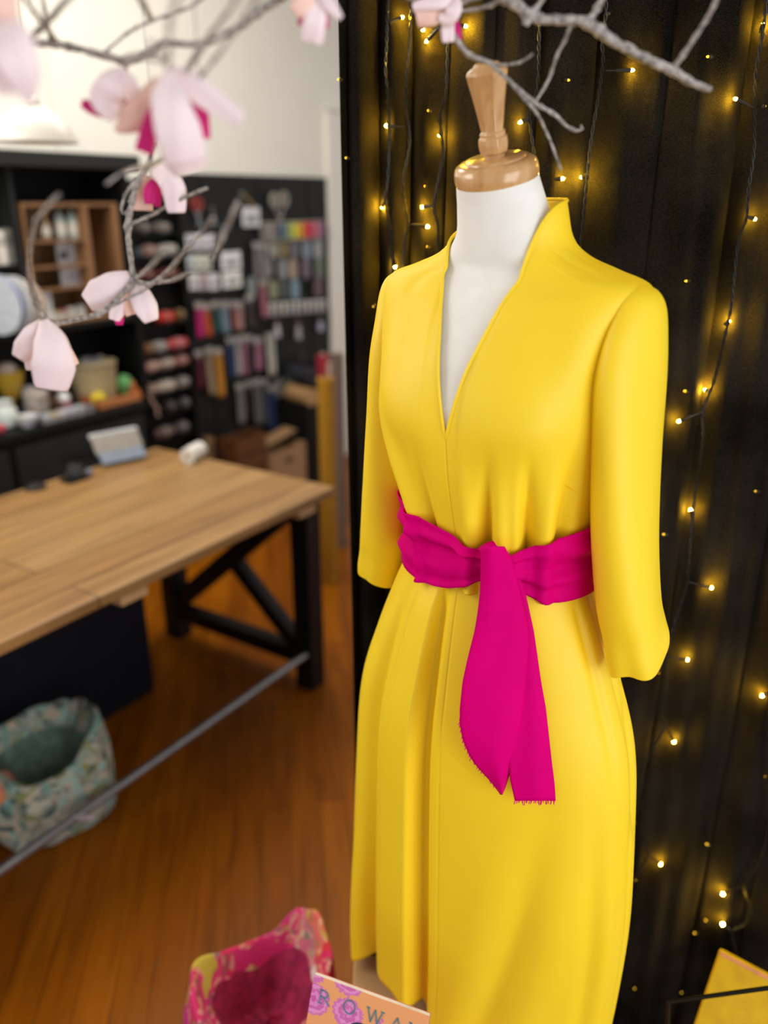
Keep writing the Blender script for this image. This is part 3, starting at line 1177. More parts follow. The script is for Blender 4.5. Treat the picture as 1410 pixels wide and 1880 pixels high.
rk = thing('magazine_rack', 'thin black wire rack holding the yellow book in the lower right corner', 'rack', (.66, .98, 0))
ra, rb_, rc = P(1232, 1836, .975), P(1410, 1814, .93), P(1224, 1890, .975)
rbx = ra + (rb_ - ra) * 1.9
obj('front_rail', MB().tube(resample([Vector((rc.x, rc.y, 0)), Vector((rc.x, rc.y, .25)), rc, ra + Vector((-.003, 0, -.008)), ra + Vector((.006, -.002, 0)), rb_, rbx], .006), .0036, 8), M['black_steel'], rk)
obj('end_rail', MB().tube([rbx, Vector((rbx.x, rbx.y, 0))], .0036, 8), M['black_steel'], rk)
ya, yb, yc_ = P(1320, 1741, 1.05), P(1410, 1788, .999), P(1273, 1880, 1.0)
yx, yy = (yb - ya).normalized(), (yc_ - ya).normalized()
yn = yx.cross(yy).normalized()
if yn.y > 0:
    yn = -yn


def yq(u0, u1, v0, v1, o0, o1):
    vs_ = [ya + yx * a_ + yy * b_ + yn * o for o in (o0, o1) for a_, b_ in ((u0, v0), (u1, v0), (u1, v1), (u0, v1))]
    return MB().add(vs_, [(0, 1, 2, 3), (7, 6, 5, 4), (0, 4, 5, 1), (1, 5, 6, 2), (2, 6, 7, 3), (3, 7, 4, 0)])


bk = thing('book', 'yellow covered book with a salmon edge standing in the black wire rack', 'book', ya + yy * .25 + yx * .1)
obj('cover', yq(0, .19, 0, .25, -.012, 0), cm((226, 184, 6), 0.4), bk, smooth=False, bevel=.004)
obj('spine_strip', yq(.004, .186, .0035, .0095, -.001, .0012), cm((232, 158, 110), 0.5), bk, smooth=False, bevel=.0006)
obj('picture_panel', yq(.082, .184, .100, .24, -.001, .0012), cm((226, 226, 232), 0.5), bk, smooth=False, bevel=.0006)
obj('printed_photo', yq(.091, .178, .112, .23, -.001, .0018), cm((150, 152, 162), 0.5), bk, smooth=False)
obj('lower_rail', MB().tube([Vector((rc.x, rc.y, .12)), Vector((rbx.x, rbx.y, .12))], .0036, 8), M['black_steel'], rk)


# ------------------------------------------------------------------ fabric bags on the floor
def soft_bag(name, label, c, rx, ry, h, rot, seed, outer, inner, cuff, lean=0.0):
    rnd = random.Random(seed)
    ph = [rnd.uniform(0, 6.28) for _ in range(8)]
    t = thing(name, label, 'bag', c, WORLD, None)
    K = 72

    def pt(a_, f, s_, dz=0.0):
        ca, sa = math.cos(a_), math.sin(a_)
        e = .72
        x = rx * math.copysign(abs(ca) ** e, ca)
        y = ry * math.copysign(abs(sa) ** e, sa)
        w = 1 + .07 * math.sin(2 * a_ + ph[0]) * f + .05 * math.sin(3 * a_ + ph[1] + f * 2) + .03 * math.sin(7 * a_ + ph[2] + f * 6) + .025 * math.sin(11 * a_ + ph[3] - f * 5)
        sy_ = s_ if f < .9 or cuff else s_ * (.72 + .28 * min(1, s_))
        x, y = x * w * s_, y * w * (sy_ if not cuff else s_)
        zz = h * f * (1 + .16 * math.cos(a_ + rot - 1.1) * f * f + .10 * math.cos(2 * (a_ + rot) - .6) * f * f + .05 * math.sin(3 * a_ + ph[5]) * f) + dz
        zz += .004 * math.sin(9 * a_ + f * 12 + ph[6])
        zz = max(zz, 0.001) if f > 0 else 0.001
        xr = x * math.cos(rot) - y * math.sin(rot) + lean * f
        yr = x * math.sin(rot) + y * math.cos(rot)
        return Vector((c[0] + xr, c[1] + yr, c[2] + zz))
    A = [2 * math.pi * k / K for k in range(K)]
    prof = [(0, .02), (0, .6), (0, .80), (.04, .90), (.15, .99), (.3, 1.05), (.5, 1.08), (.7, 1.05), (.86, .99), (.96, .96), (1.0, .93), (.99, .89), (.90, .80), (.80, .68)] if not cuff else \
        [(0, .02), (0, .6), (0, .80), (.04, .90), (.15, .99), (.3, 1.04), (.5, 1.05), (.7, 1.02), (.86, .98), (.95, .96), (1.0, .92)]
    obj('outer', MB().grid([[pt(a_, f, s_) for a_ in A] for f, s_ in prof], wrap=True), outer, t, sharp=80, sub=1)
    if cuff:
        prof = [(1.0, .92), (1.03, .98), (1.0, 1.08), (.86, 1.13), (.66, 1.14), (.60, 1.10)]
        obj('cuff', MB().grid([[pt(a_, f, s_) for a_ in A] for f, s_ in prof], wrap=True), outer, t, sharp=80, sub=1)
        prof = [(1.0, .92), (.97, .86), (.8, .78), (.55, .6), (.42, .3), (.40, .02)]
    else:
        prof = [(.80, .68), (.66, .54), (.50, .44), (.46, .26), (.52, .02)]
    obj('lining', MB().grid([[pt(a_, f, s_) for a_ in A] for f, s_ in prof], wrap=True), inner, t, sharp=80, sub=1)
    return t


soft_bag('fabric_bag', 'hot pink patchwork quilted bag on the floor beside the magazine', (-.243, 1.215, 0), .140, .130, .27, R(25), 3, M['quilt_pink'], M['quilt_pink_shade'], False)
soft_bag('fabric_bag', 'sage and cream floral quilted bag in front of the dark panel under the table', (-1.0, 1.98, 0), .165, .15, .30, R(40), 11, M['quilt_green'], M['quilt_green_inner'], False)
q = P(-6, 1452, 1.86)
m = MB()
rows = []
for i in range(15):
    t_ = -math.pi / 2 + math.pi * i / 14
    rows.append([q + Vector((.058 * math.cos(t_) * math.cos(a_) * (1 + .12 * math.sin(3 * a_ + i * .4)), .055 * math.cos(t_) * math.sin(a_), .062 * math.sin(t_) * (1 + .15 * math.cos(2 * a_)))) for a_ in [2 * math.pi * k / 32 for k in range(32)]])
tag(obj('fabric_bundle', m.grid(rows, wrap=True), M['quilt_orange'], sharp=80), 'orange and teal fabric bundle at the left edge on the floral bag', 'fabric')
q = P(152, 1503, 1.80)
tag(obj('cloth_tag', MB().bar(q + Vector((-.02, 0, 0)), q + Vector((.03, -.01, .012)), .004, .03, up=(0, -.5, 1)), cm((206, 196, 204))), 'small pale cloth tag at the foot of the floral bag', 'tag')

# ------------------------------------------------------------------ cutting table
TZ = 0.82
tb = thing('work_table', 'long pine topped work table with black braced legs', 'table', (-1.0, .4, 0), TF)
obj('tabletop', MB().box(-2.6, 0, 0, .885, TZ - .034, TZ), M['table_top'], tb, TF, smooth=False, bevel=.006)
for uu in (-.14, -.88, -1.9):
    obj('batten', MB().box(uu - .045, uu + .045, .012, .87, TZ - .066, TZ - .034), M['table_edge'], tb, TF, smooth=False, bevel=.003)
uL = -.03
for uu in (uL, -2.2):
    for vv in (.115, .83):
        obj('leg', MB().box(uu - .04, uu + .04, vv - .04, vv + .04, 0, TZ - .066), M['black_steel'], tb, TF, smooth=False, bevel=.004)
    obj('stretcher', MB().bar((uu, .18, .12), (uu, .79, .12), .06, .06), M['black_steel'], tb, TF, smooth=False, bevel=.003)
    obj('brace', MB().bar((uu, .17, TZ - .10), (uu, .80, .17), .055, .07), M['black_steel'], tb, TF, smooth=False, bevel=.003)
    obj('brace', MB().bar((uu, .18, .17), (uu, .50, .46), .05, .055), M['black_steel'], tb, TF, smooth=False, bevel=.003)
    obj('top_rail', MB().bar((uu, .18, TZ - .09), (uu, .79, TZ - .09), .05, .05), M['black_steel'], tb, TF, smooth=False, bevel=.003)
obj('foot_rail', MB().tube([(-.012, .100, .155), (-2.3, .100, .155)], .0135, 14), M['steel'], tb, TF)
cq = PZ(285, 1270, 0)
cl = TFI @ cq
pn = thing('under_table_cabinet', 'blue black cabinet standing under the pine work table', 'cabinet', (cl.x - .7, cl.y + .12, 0), TF)
obj('body', MB().box(cl.x - 1.5, cl.x, cl.y + .012, cl.y + .34, 0.0, TZ - .07), M['navy_panel'], pn, TF, smooth=False, bevel=.004)
for k in range(2):
    obj('door', MB().box(cl.x - 1.495 + k * .747, cl.x - .757 + k * .752, cl.y - .006, cl.y + .011, .02, TZ - .08), M['navy_panel'], pn, TF, smooth=False, bevel=.003)

# things on the table
tq = PT(232, 853, TZ)
ta_, tbq = PT(188, 861, TZ), PT(272, 843, TZ)
tl = (tbq - ta_).length
tdir = math.atan2(tbq.y - ta_.y, tbq.x - ta_.x)
TBF = (fmat(TF) @ Vector(((ta_.x + tbq.x) / 2, (ta_.y + tbq.y) / 2, 0)), TA + tdir)
tt = thing('tablet_stand', 'grey tablet on a slanted white stand on the work table', 'tablet', (0, 0, TZ), TBF)
hz = TZ + .105
obj('stand', MB().bar((0, -.004, TZ + .012), (0, .045, TZ + .055), tl * .96, .014, up=(0, -1, .6)), cm((104, 118, 138), 0.4), tt, TBF, smooth=False, bevel=.004)
obj('body', MB().bar((0, .032, TZ + .045), (0, .075, hz), tl * 1.02, .012, up=(0, -1, .6)), cm((150, 146, 138), 0.4), tt, TBF, smooth=False, bevel=.004)
obj('rim', MB().bar((-tl * .52, .078, hz), (tl * .52, .078, hz), .022, .016), cm((206, 210, 216), 0.3), tt, TBF, smooth=False, bevel=.005)
q = PT(141, 880, TZ)
t = thing('card_reader', 'small black card reader on the work table left of the tablet', 'card reader', (q.x, q.y, TZ), TF)
obj('base', MB().rprism(q.x - .05, q.x + .035, TZ, TZ + .012, q.y - .03, q.y + .03), M['black_steel'], t, TF, bevel=.003)
obj('head', MB().bar((q.x - .01, q.y, TZ + .01), (q.x + .015, q.y + .01, TZ + .055), .06, .018), M['black_steel'], t, TF, smooth=False, bevel=.005)
obj('screen', MB().ball((q.x + .045, q.y - .01, TZ + .016), .016, .014, .014), cm((120, 130, 150), 0.3), t, TF)
q = PT(66, 897, TZ)
t = obj('pincushion_puck', MB().lathe([(.034, 0), (.036, .006), (.030, .014), (.012, .019), (.001, .02)], (q.x, q.y, TZ), 20), cm((30, 24, 20), 0.5), None, TF)
tag(t, 'flat black round puck lying on the back of the work table', 'puck')
q = PT(352, 838, TZ)
t = thing('paper_roll', 'white paper roll lying on the far corner of the work table', 'paper roll', (q.x, q.y, TZ), TF)
obj('roll', MB().lathe([(.010, -.05), (.030, -.05), (.031, 0), (.030, .05), (.010, .05)], (q.x - .03, q.y - .045, TZ + .031), 20, (1, .3, 0)), cm((222, 220, 214)), t, TF)
obj('core', MB().lathe([(.010, -.053), (.012, 0), (.010, .053)], (q.x - .03, q.y - .045, TZ + .031), 14, (1, .3, 0)), M['kraft'], t, TF)

# ------------------------------------------------------------------ back counter and hutch along the wall
VC = 1.384
uc1 = PV(272, 742, VC).x
LZ = (PV(0, 800, VC).z + PV(270, 742, VC).z) / 2
ct = thing('back_counter', 'long black counter against the wall behind the work table', 'counter', (uc1 - 1.5, 1.58, 0), TF)
obj('body', MB().box(uc1 - 3, uc1 - .01, VC + .02, 1.775, 0, LZ - .035), M['black_wood'], ct, TF, smooth=False, bevel=.004)
obj('worktop', MB().box(uc1 - 3, uc1, VC, 1.775, LZ - .035, LZ), M['black_wood'], ct, TF, smooth=False, bevel=.005)
for k in range(4):
    dr = obj('drawer', MB().box(uc1 - .70 * (k + 1), uc1 - .70 * k - .03, VC + .006, VC + .02, LZ - .24, LZ - .06), M['black_grey'], ct, TF, smooth=False, bevel=.004)
    obj('handle', MB().bar((uc1 - .70 * k - .49, VC - .004, LZ - .15), (uc1 - .70 * k - .24, VC - .004, LZ - .15), .012, .012), M['black_steel'], dr, TF, smooth=False, bevel=.003)
for k in range(4):
    dr = obj('door', MB().box(uc1 - .70 * (k + 1), uc1 - .70 * k - .03, VC + .006, VC + .02, .06, LZ - .26), M['black_wood'], ct, TF, smooth=False, bevel=.004)
    obj('knob', MB().lathe([(.006, 0), (.008, .008), (.016, .014), (.014, .024), (.001, .027)], (uc1 - .70 * k - .62, VC + .006, LZ - .31), 14, (0, -1, 0)), M['black_grey'], dr, TF)

VH = 1.50
uh1 = PV(246, 450, VH).x
HT = PV(120, 280, VH).z
hs = thing('display_hutch', 'tall black open shelf unit standing on the back counter', 'shelf unit', (uh1 - .8, 1.62, LZ), TF)
obj('back_panel', MB().box(uh1 - 2.2, uh1, 1.755, 1.772, LZ, HT), M['black_wood'], hs, TF, smooth=False)
obj('side_panel', MB().box(uh1 - .03, uh1, VH, 1.755, LZ, HT - .03), M['black_wood'], hs, TF, smooth=False, bevel=.002)
obj('side_panel', MB().box(uh1 - 2.2, uh1 - 2.17, VH, 1.755, LZ, HT - .03), M['black_wood'], hs, TF, smooth=False, bevel=.002)
ch = HT - PV(120, 309, VH).z
obj('cornice', MB().box(uh1 - 2.25, uh1 + .05, VH - .04, 1.77, HT - ch, HT), M['black_grey'], hs, TF, smooth=False, bevel=.006)
SZ = PV(100, 600, VH).z
obj('shelf', MB().box(uh1 - 2.17, uh1 - .03, VH, 1.755, SZ - .026, SZ), M['black_wood'], hs, TF, smooth=False, bevel=.002)
dv = PV(40, 430, VH).x
obj('divider', MB().box(dv - .018, dv, VH + .01, 1.755, SZ, HT - ch), M['black_grey'], hs, TF, smooth=False, bevel=.002)
SZ2 = PV(20, 486, VH).z
obj('shelf', MB().box(uh1 - 2.17, dv - .018, VH + .01, 1.755, SZ2 - .02, SZ2), M['black_wood'], hs, TF, smooth=False, bevel=.002)

# books on the upper left shelf
x0 = dv - .025
for k, (w_, h_, c_, lb) in enumerate([(.030, .135, (110, 108, 106), 'grey thin book upright on the black shelf beside the divider'),
                                     (.026, .128, (226, 220, 216), 'white spined book next to the grey one on the black shelf'),
                                     (.022, .132, (214, 196, 180), 'beige spined book on the black shelf by the white books'),
                                     (.032, .136, (232, 228, 226), 'thickest white spined book on the black shelf'),
                                     (.026, .130, (196, 192, 196), 'pale lilac grey book at the left photo edge')]):
    t = thing('book', lb, 'book', (x0 - w_ / 2, VH + .1, SZ2), TF, 'books on the black shelf')
    obj('cover', MB().rprism(x0 - w_, x0, SZ2, SZ2 + h_, VH + .03, VH + .18, .004), cm(c_, 0.6), t, TF, bevel=.001)
    obj('spine_label', MB().box(x0 - w_ * .8, x0 - w_ * .2, VH + .0285, VH + .0302, SZ2 + h_ * .55, SZ2 + h_ * .8), cm(tuple(int(q_ * .72) for q_ in c_)), t, TF, smooth=False)
    x0 -= w_ + .004


def reel(label, px, py, rpx, cols, wd=.03):
    v = VH - .012
    q = PV(px, py, v)
    r = rpx * (q - (TFI @ Vector((0, 0, CAM_H)))).length / FPX * .98
    q.z = SZ + r
    t = thing('ribbon_reel', label, 'ribbon reel', (q.x, q.y, SZ), TF, 'ribbon reels on the black shelf')
    ax = Vector((-.95, -.25, 0)).normalized()
    for sg in (-1, 1):
        obj('flange', MB().lathe([(.012, sg * wd * .5 - .002), (r, sg * wd * .5 - .002), (r, sg * wd * .5 + .002), (.012, sg * wd * .5 + .002)], q, 36, ax), cm(cols[0], 0.6), t, TF, sharp=30)
    obj('ribbon', MB().lathe([(.015, -wd * .42), (r * .88, -wd * .42), (r * .9, 0), (r * .88, wd * .42), (.015, wd * .42)], q, 36, ax), cm(cols[1], 0.7), t, TF, sharp=30)


reel('large white reel of cobalt ribbon cut off at the left edge of the shelf', 0, 562, 48, ((206, 212, 222), (24, 44, 150)))
reel('large white reel of grey ribbon standing beside the cobalt one', 24, 560, 46, ((214, 214, 214), (150, 150, 156)))
reel('large cream reel of crimson ribbon at the right of the reels', 42, 558, 42, ((222, 214, 190), (160, 50, 80)), .022)

# wooden cubby with bottles and cards
VB = VH + .02
a0, a1, b0, b1 = rect(52, 372, 226, 588, VB)
b0 = SZ
cb = thing('wooden_cubby', 'brown timber pigeonhole box standing on the black shelf', 'cubby', ((a0 + a1) / 2, VB + .08, SZ), TF)
obj('back_panel', MB().box(a0, a1, VB + .17, VB + .18, b0, b1), M['box_wood'], cb, TF, smooth=False)
obj('top', MB().box(a0, a1, VB, VB + .17, b1 - .016, b1), M['box_wood'], cb, TF, smooth=False, bevel=.002)
obj('bottom', MB().box(a0, a1, VB, VB + .17, b0, b0 + .016), M['box_wood'], cb, TF, smooth=False, bevel=.002)
um = PV(172, 480, VB).x
for q_ in ((a0, a0 + .016), (um - .03, um), (a1 - .03, a1)):
    obj('upright', MB().box(q_[0], q_[1], VB, VB + .17, b0 + .016, b1 - .016), M['box_wood'], cb, TF, smooth=False, bevel=.002)
zs1 = PV(120, 440, VB).z
zs2 = PV(120, 487, VB).z
zs3 = PV(120, 528, VB).z
for z_ in (zs1, zs2, zs3):
    obj('shelf', MB().box(a0 + .016, um - .03, VB + .004, VB + .17, z_ - .010, z_), M['box_wood'], cb, TF, smooth=False, bevel=.001)


def bottle(label, px, zb, hpx, wpx, v, body, capc_, name='bottle', cat='bottle', group=None, frame=TF):
    q = PV(px, 480, v)
    k = scale_at(px, 480, (fmat(TF) @ q).y)
    h, r = hpx * k, wpx * k / 2
    t = thing(name, label, cat, (q.x, v, zb), TF, group)
    obj('body', MB().lathe([(r * .9, 0), (r, h * .04), (r, h * .55), (r * .85, h * .64), (r * .42, h * .72), (r * .40, h * .80)], (q.x, v, zb), 18), body, t, TF)
    obj('label', MB().lathe([(r * 1.02, h * .14), (r * 1.02, h * .46)], (q.x, v, zb), 18, cap=False), cm((222, 218, 208)), t, TF)
    obj('cap', MB().lathe([(r * .5, h * .78), (r * .52, h * .80), (r * .52, h), (r * .40, h * 1.01)], (q.x, v, zb), 14), capc_, t, TF)
    return t


bottle('amber brown bottle, leftmost of the three in the timber pigeonholes', 91, zs1, 50, 17, VB + .06, cm((150, 130, 104), 0.3), cm((190, 140, 70)), group='bottles in the timber cubby')
bottle('tall grey glass bottle in the middle of the timber pigeonholes', 119, zs1, 62, 18, VB + .06, cm((164, 178, 176), 0.2), cm((30, 32, 34)), group='bottles in the timber cubby')
bottle('tall pale green glass bottle, right of the three in the timber pigeonholes', 141, zs1, 60, 19, VB + .06, cm((166, 190, 184), 0.2), cm((36, 40, 40)), group='bottles in the timber cubby')


def card(label, x0_, y0_, x1_, y1_, v, col, mark=None, name='card', cat='card', group=None, zb=None, parent_v=None, hook=False):
    u0, u1, z0, z1 = rect(x0_, y0_, x1_, y1_, v)
    if zb is not None:
        z1 += zb - z0
        z0 = zb
    t = thing(name, label, cat, ((u0 + u1) / 2, v, z0), TF, group)
    w, h = u1 - u0, z1 - z0
    obj('sheet', MB().rprism(u0, u1, z0, z1, v, v + .008, min(w, h) * .08), cm(col, 0.7), t, TF, bevel=.0015)
    mk = mark or tuple(int(c_ * .62) for c_ in col)
    obj('print', MB().rprism(u0 + w * .18, u1 - w * .18, z0 + h * .22, z0 + h * .55, v - .0012, v + .001, min(w, h) * .08), cm(mk, 0.7), t, TF)
    if hook:
        um_ = (u0 + u1) / 2
        obj('hook', MB().tube([(um_, 1.772, z1 - h * .06), (um_, v - .012, z1 - h * .06), (um_, v - .016, z1 - h * .03)], .0022, 6), M['steel'], t, TF)
    return t


card('white card with dark print, upper left of the cards in the timber box', 105, 445, 128, 485, VB + .08, (214, 216, 222), (70, 74, 84), zb=zs2, group='cards in the timber cubby')
card('blank white card, upper right of the cards in the timber box', 130, 444, 154, 485, VB + .08, (230, 232, 238), (214, 216, 222), zb=zs2, group='cards in the timber cubby')
card('wide white card on the lower shelf of the timber box', 112, 489, 160, 527, VB + .07, (220, 220, 230), (190, 190, 204), zb=zs3, group='cards in the timber cubby')
card('tall tilted white card at the lower left of the timber box', 66, 500, 92, 560, VB + .04, (226, 228, 234), (206, 208, 218), zb=b0 + .016, group='cards in the timber cubby')
for k, (px, w_, c_, lb) in enumerate([(99, 14, (210, 196, 130), 'small yellow lidded jar at the bottom of the timber box'), (112, 15, (200, 120, 112), 'small red lidded jar at the bottom of the timber box'),
                                      (128, 17, (208, 204, 196), 'small white lidded jar at the bottom of the timber box'), (146, 18, (168, 176, 180), 'small grey lidded jar at the bottom right of the timber box')]):
    q = PV(px, 560, VB + .05)
    kx = scale_at(px, 560, (fmat(TF) @ q).y)
    t = thing('jar', lb, 'jar', (q.x, VB + .05, b0 + .016), TF, 'jars in the timber cubby')
    r = w_ * kx / 2
    obj('body', MB().lathe([(r, 0), (r, r * 1.5), (r * .8, r * 1.7)], (q.x, VB + .05, b0 + .016), 16), cm((206, 206, 200), 0.3), t, TF)
    obj('lid', MB().lathe([(r * .95, r * 1.7), (r * .95, r * 2.2), (r * .8, r * 2.3)], (q.x, VB + .05, b0 + .016), 16), cm(c_), t, TF)

# ------------------------------------------------------------------ goods on the back counter
VG = VC + .12


def pot(label, px, py_top, py_bot, wpx, prof, m_, name, cat, v=VG, group=None, extra=None):
    """turned vessel standing on the counter; prof in units of (half width, height)"""
    q = PV(px, (py_top + py_bot) / 2, v)
    k = scale_at(px, (py_top + py_bot) / 2, (fmat(TF) @ q).y)
    w, h = wpx * k / 2, (py_bot - py_top) * k * 1.02
    t = thing(name, label, cat, (q.x, v, LZ), TF, group)
    obj('body', MB().lathe([(a_ * w, b_ * h) for a_, b_ in prof], (q.x, v, LZ), 28), m_, t, TF, sharp=40)
    return t, q.x, v, w, h


t, x_, v_, w_, h_ = pot('large sand coloured fabric basket on the black counter', 172, 664, 736, 84,
    [(.80, 0), (.86, .05), (.95, .5), (1.0, .94), (1.03, 1.0), (.97, 1.0), (.93, .9), (.80, .4), (.01, .38)], cm((176, 158, 118), 0.85, scale=60), 'basket', 'basket', VG + .08)
obj('rim_band', MB().lathe([(1.0 * w_, .93 * h_), (1.05 * w_, .96 * h_), (1.05 * w_, 1.0 * h_), (1.0 * w_, 1.02 * h_)], (x_, v_, LZ), 28), cm((150, 134, 104), 0.85), t, TF)
for k, (dx, dv_, r_, c_) in enumerate([(-.3, 0, .30, (120, 122, 128)), (.15, -.1, .34, (96, 100, 110)), (.5, .1, .26, (150, 142, 124)), (-.05, .3, .3, (138, 134, 126))]):
    m = MB()
    for j in range(9):
        a_ = j * 2.4
        m.ball((x_ + dx * w_ + math.cos(a_) * w_ * .1, v_ + dv_ * w_ + math.sin(a_) * w_ * .1, LZ + h_ * (1.0 + .02 * (j % 3))), w_ * r_ * .5, n=10, m=6)
    o = obj('wool_bundle', m, cm(c_, 0.9, scale=90, var=.35), None, TF)
    tag(o, ['grey ball of wool at the left inside the sand coloured basket', 'dark grey ball of wool in the middle of the sand coloured basket', 'beige ball of wool at the right inside the sand coloured basket', 'taupe ball of wool at the back of the sand coloured basket'][k], 'wool', 'wool in the basket')
# crimson garland on the tray
gp = [PV(px, py, VG + .01) for px, py in ((158, 736), (166, 728), (176, 725), (186, 729), (196, 734), (206, 732), (213, 727))]
m = MB().tube(resample([Vector(q) for q in gp], .004), .006, 8)
tag(obj('garland', m, cm((124, 18, 56), 0.8), None, TF), 'thin crimson garland hanging across the front of the sand coloured basket', 'garland')
u0, u1, z0, z1 = rect(172, 728, 250, 765, VG - .02)
t = thing('wooden_tray', 'shallow orange timber tray at the right end of the black counter', 'tray', ((u0 + u1) / 2, VG, LZ), TF)
obj('base', MB().box(u0, u1, VG - .06, VG + .06, LZ, LZ + .008), M['kraft_light'], t, TF, smooth=False)
obj('front', MB().box(u0, u1, VG - .066, VG - .058, LZ, LZ + .036), cm((190, 118, 66)), t, TF, smooth=False, bevel=.002)
obj('back', MB().box(u0, u1, VG + .055, VG + .063, LZ, LZ + .045), cm((190, 118, 66)), t, TF, smooth=False, bevel=.002)
for q_ in (u0, u1 - .008):
    obj('end', MB().box(q_, q_ + .008, VG - .06, VG + .06, LZ, LZ + .05), cm((190, 104, 56)), t, TF, smooth=False, bevel=.002)


def lump(label, px, py, rpx, v, c_, name, cat, sq=1.0, seed=1, group=None, zb=None):
    rnd = random.Random(seed)
    q = PV(px, py, v)
    k = scale_at(px, py, (fmat(TF) @ q).y)
    r = rpx * k
    zb_ = LZ + .009 if zb is None else zb
    m = MB()
    m.ball((q.x, v, zb_ + r * sq), r, r * .9, r * sq, 20, 12)
    m.v = [w + Vector((math.sin(w.z * 90 + seed) * r * .05, 0, math.sin(w.x * 80 + seed) * r * .05)) for w in m.v]
    t = thing(name, label, cat, (q.x, v, zb_), TF, group)
    obj('body', m, cm(c_, 0.85), t, TF)
    obj('band', MB().lathe([(r * .99, r * sq * .9), (r * 1.03, r * sq), (r * .99, r * sq * 1.1)], (q.x, v, zb_), 20, cap=False), cm(tuple(int(e * .7) for e in c_)), t, TF)
    return t


lump('yellow pincushion in front of the sand coloured basket, on the timber tray', 181, 742, 15, VG - .02, (214, 190, 44), 'pincushion', 'pincushion', .8, 2)
lump('green ball of yarn in the timber tray on the counter', 229, 716, 16, VG + .03, (96, 160, 96), 'yarn_ball', 'yarn', 1.25, 3)
lump('orange ball of yarn behind the end of the timber tray', 240, 738, 13, VG + .02, (200, 112, 60), 'yarn_ball', 'yarn', 1.1, 4)
bowl = [(.35, 0), (.40, .06), (.16, .14), (.14, .36), (.55, .5), (.9, .78), (1.0, 1.0), (.96, 1.0), (.85, .8), (.1, .55)]
t, x_, v_, w_, h_ = pot('mustard yellow footed bowl at the left end of the black counter', 20, 676, 765, 54, bowl, cm((176, 142, 40), 0.4), 'footed_bowl', 'bowl', VG + .10)
tag(obj('wool_bundle', MB().ball((x_, v_, LZ + h_ * 1.02), w_ * .62, w_ * .6, w_ * .5), cm((190, 172, 160), 0.9), None, TF), 'cream ball of wool heaped in the mustard yellow footed bowl', 'wool')
jarp = [(.8, 0), (1, .06), (1, .72), (.86, .82), (.70, .86), (.70, .94), (.62, 1.0)]
t, *_ = pot('cloudy glass jar behind the floral tin on the black counter', 54, 700, 752, 28, jarp, cm((150, 156, 158), 0.2), 'glass_jar', 'jar', VG + .09)
x_, v_, w_, h_ = _
obj('lid', MB().lathe([(w_ * .74, h_ * .9), (w_ * .76, h_), (w_ * .3, h_ * 1.06), (.001, h_ * 1.07)], (x_, v_, LZ), 20), cm((190, 194, 196), 0.3), t, TF)
tin = [(.97, 0), (1, .03), (1, .78), (1.03, .80), (1.03, .97), (.98, 1.0)]
t, x_, v_, w_, h_ = pot('round floral tin with pale lid on the black counter', 68, 722, 772, 42, tin, mat_patches('floral_tin_print', [(0, (.42, .38, .33)), (.4, (.55, .30, .26)), (.6, (.30, .33, .28)), (.8, (.6, .55, .5))], 55, [(0, (.4, .3, .26)), (.5, (.62, .6, .56))], 140), 'tin', 'tin', VG + .04)
obj('knob', MB().ball((x_, v_, LZ + h_ * 1.04), .008), cm((206, 200, 190)), t, TF)
bot = [(.85, 0), (.95, .04), (.95, .42), (.8, .5), (.42, .58), (.40, .66)]
t, x_, v_, w_, h_ = pot('white bottle with pink label on the counter, between tin and basket', 117, 706, 762, 24, bot, cm((244, 244, 250), 0.35), 'bottle', 'bottle', VG + .06)
obj('label', MB().lathe([(w_ * .97, h_ * .12), (w_ * .97, h_ * .36)], (x_, v_, LZ), 20, cap=False), cm((196, 130, 136)), t, TF)
obj('cap', MB().lathe([(w_ * .55, h_ * .64), (w_ * .6, h_ * .7), (w_ * .6, h_ * .98), (w_ * .5, h_)], (x_, v_, LZ), 18), cm((190, 196, 206), 0.3), t, TF)
t, *_ = pot('brown bottle behind the floral tin on the black counter', 98, 700, 756, 24, [(.95, 0), (1, .05), (1, .5), (.4, .7), (.4, .9), (.5, .92), (.5, 1)], cm((74, 42, 30), 0.3), 'bottle', 'bottle', VG + .12)
obj('label', MB().lathe([(_[2] * 1.02, _[3] * .15), (_[2] * 1.02, _[3] * .4)], (_[0], _[1], LZ), 20, cap=False), cm((160, 120, 96)), t, TF)
obj('cap', MB().lathe([(_[2] * .45, _[3] * .92), (_[2] * .45, _[3] * 1.08), (_[2] * .3, _[3] * 1.1)], (_[0], _[1], LZ), 16), cm((40, 30, 26)), t, TF)
pp = [(.7, 0), (.9, .06), (1.0, .35), (.92, .65), (.62, .84), (.7, 1.0), (.62, 1.0), (.55, .85), (.1, .6)]
t, *_ = pot('bulbous white pot at the left photo edge on the black counter', 8, 728, 775, 44, pp, cm((214, 222, 218), 0.4), 'pot', 'pot', VG + .03)
obj('rim', MB().lathe([(_[2] * .70, _[3] * .97), (_[2] * .75, _[3]), (_[2] * .66, _[3] * 1.02)], (_[0], _[1], LZ), 24, cap=False), cm((230, 232, 228), 0.3), t, TF)
t, *_ = pot('low white bowl at the front of the black counter', 52, 770, 790, 40, [(.45, 0), (.5, .1), (.9, .6), (1, 1), (.95, 1), (.8, .6), (.05, .3)], cm((214, 216, 224), 0.35), 'bowl', 'bowl', VG - .05)
obj('foot', MB().lathe([(_[2] * .46, 0), (_[2] * .46, _[3] * .12), (_[2] * .4, _[3] * .12)], (_[0], _[1], LZ), 20), cm((190, 190, 196)), t, TF)
lump('yellow spool standing beside the low white bowl on the counter', 40, 775, 8, VG - .03, (190, 170, 70), 'spool', 'spool', 1.2, 5, zb=LZ)
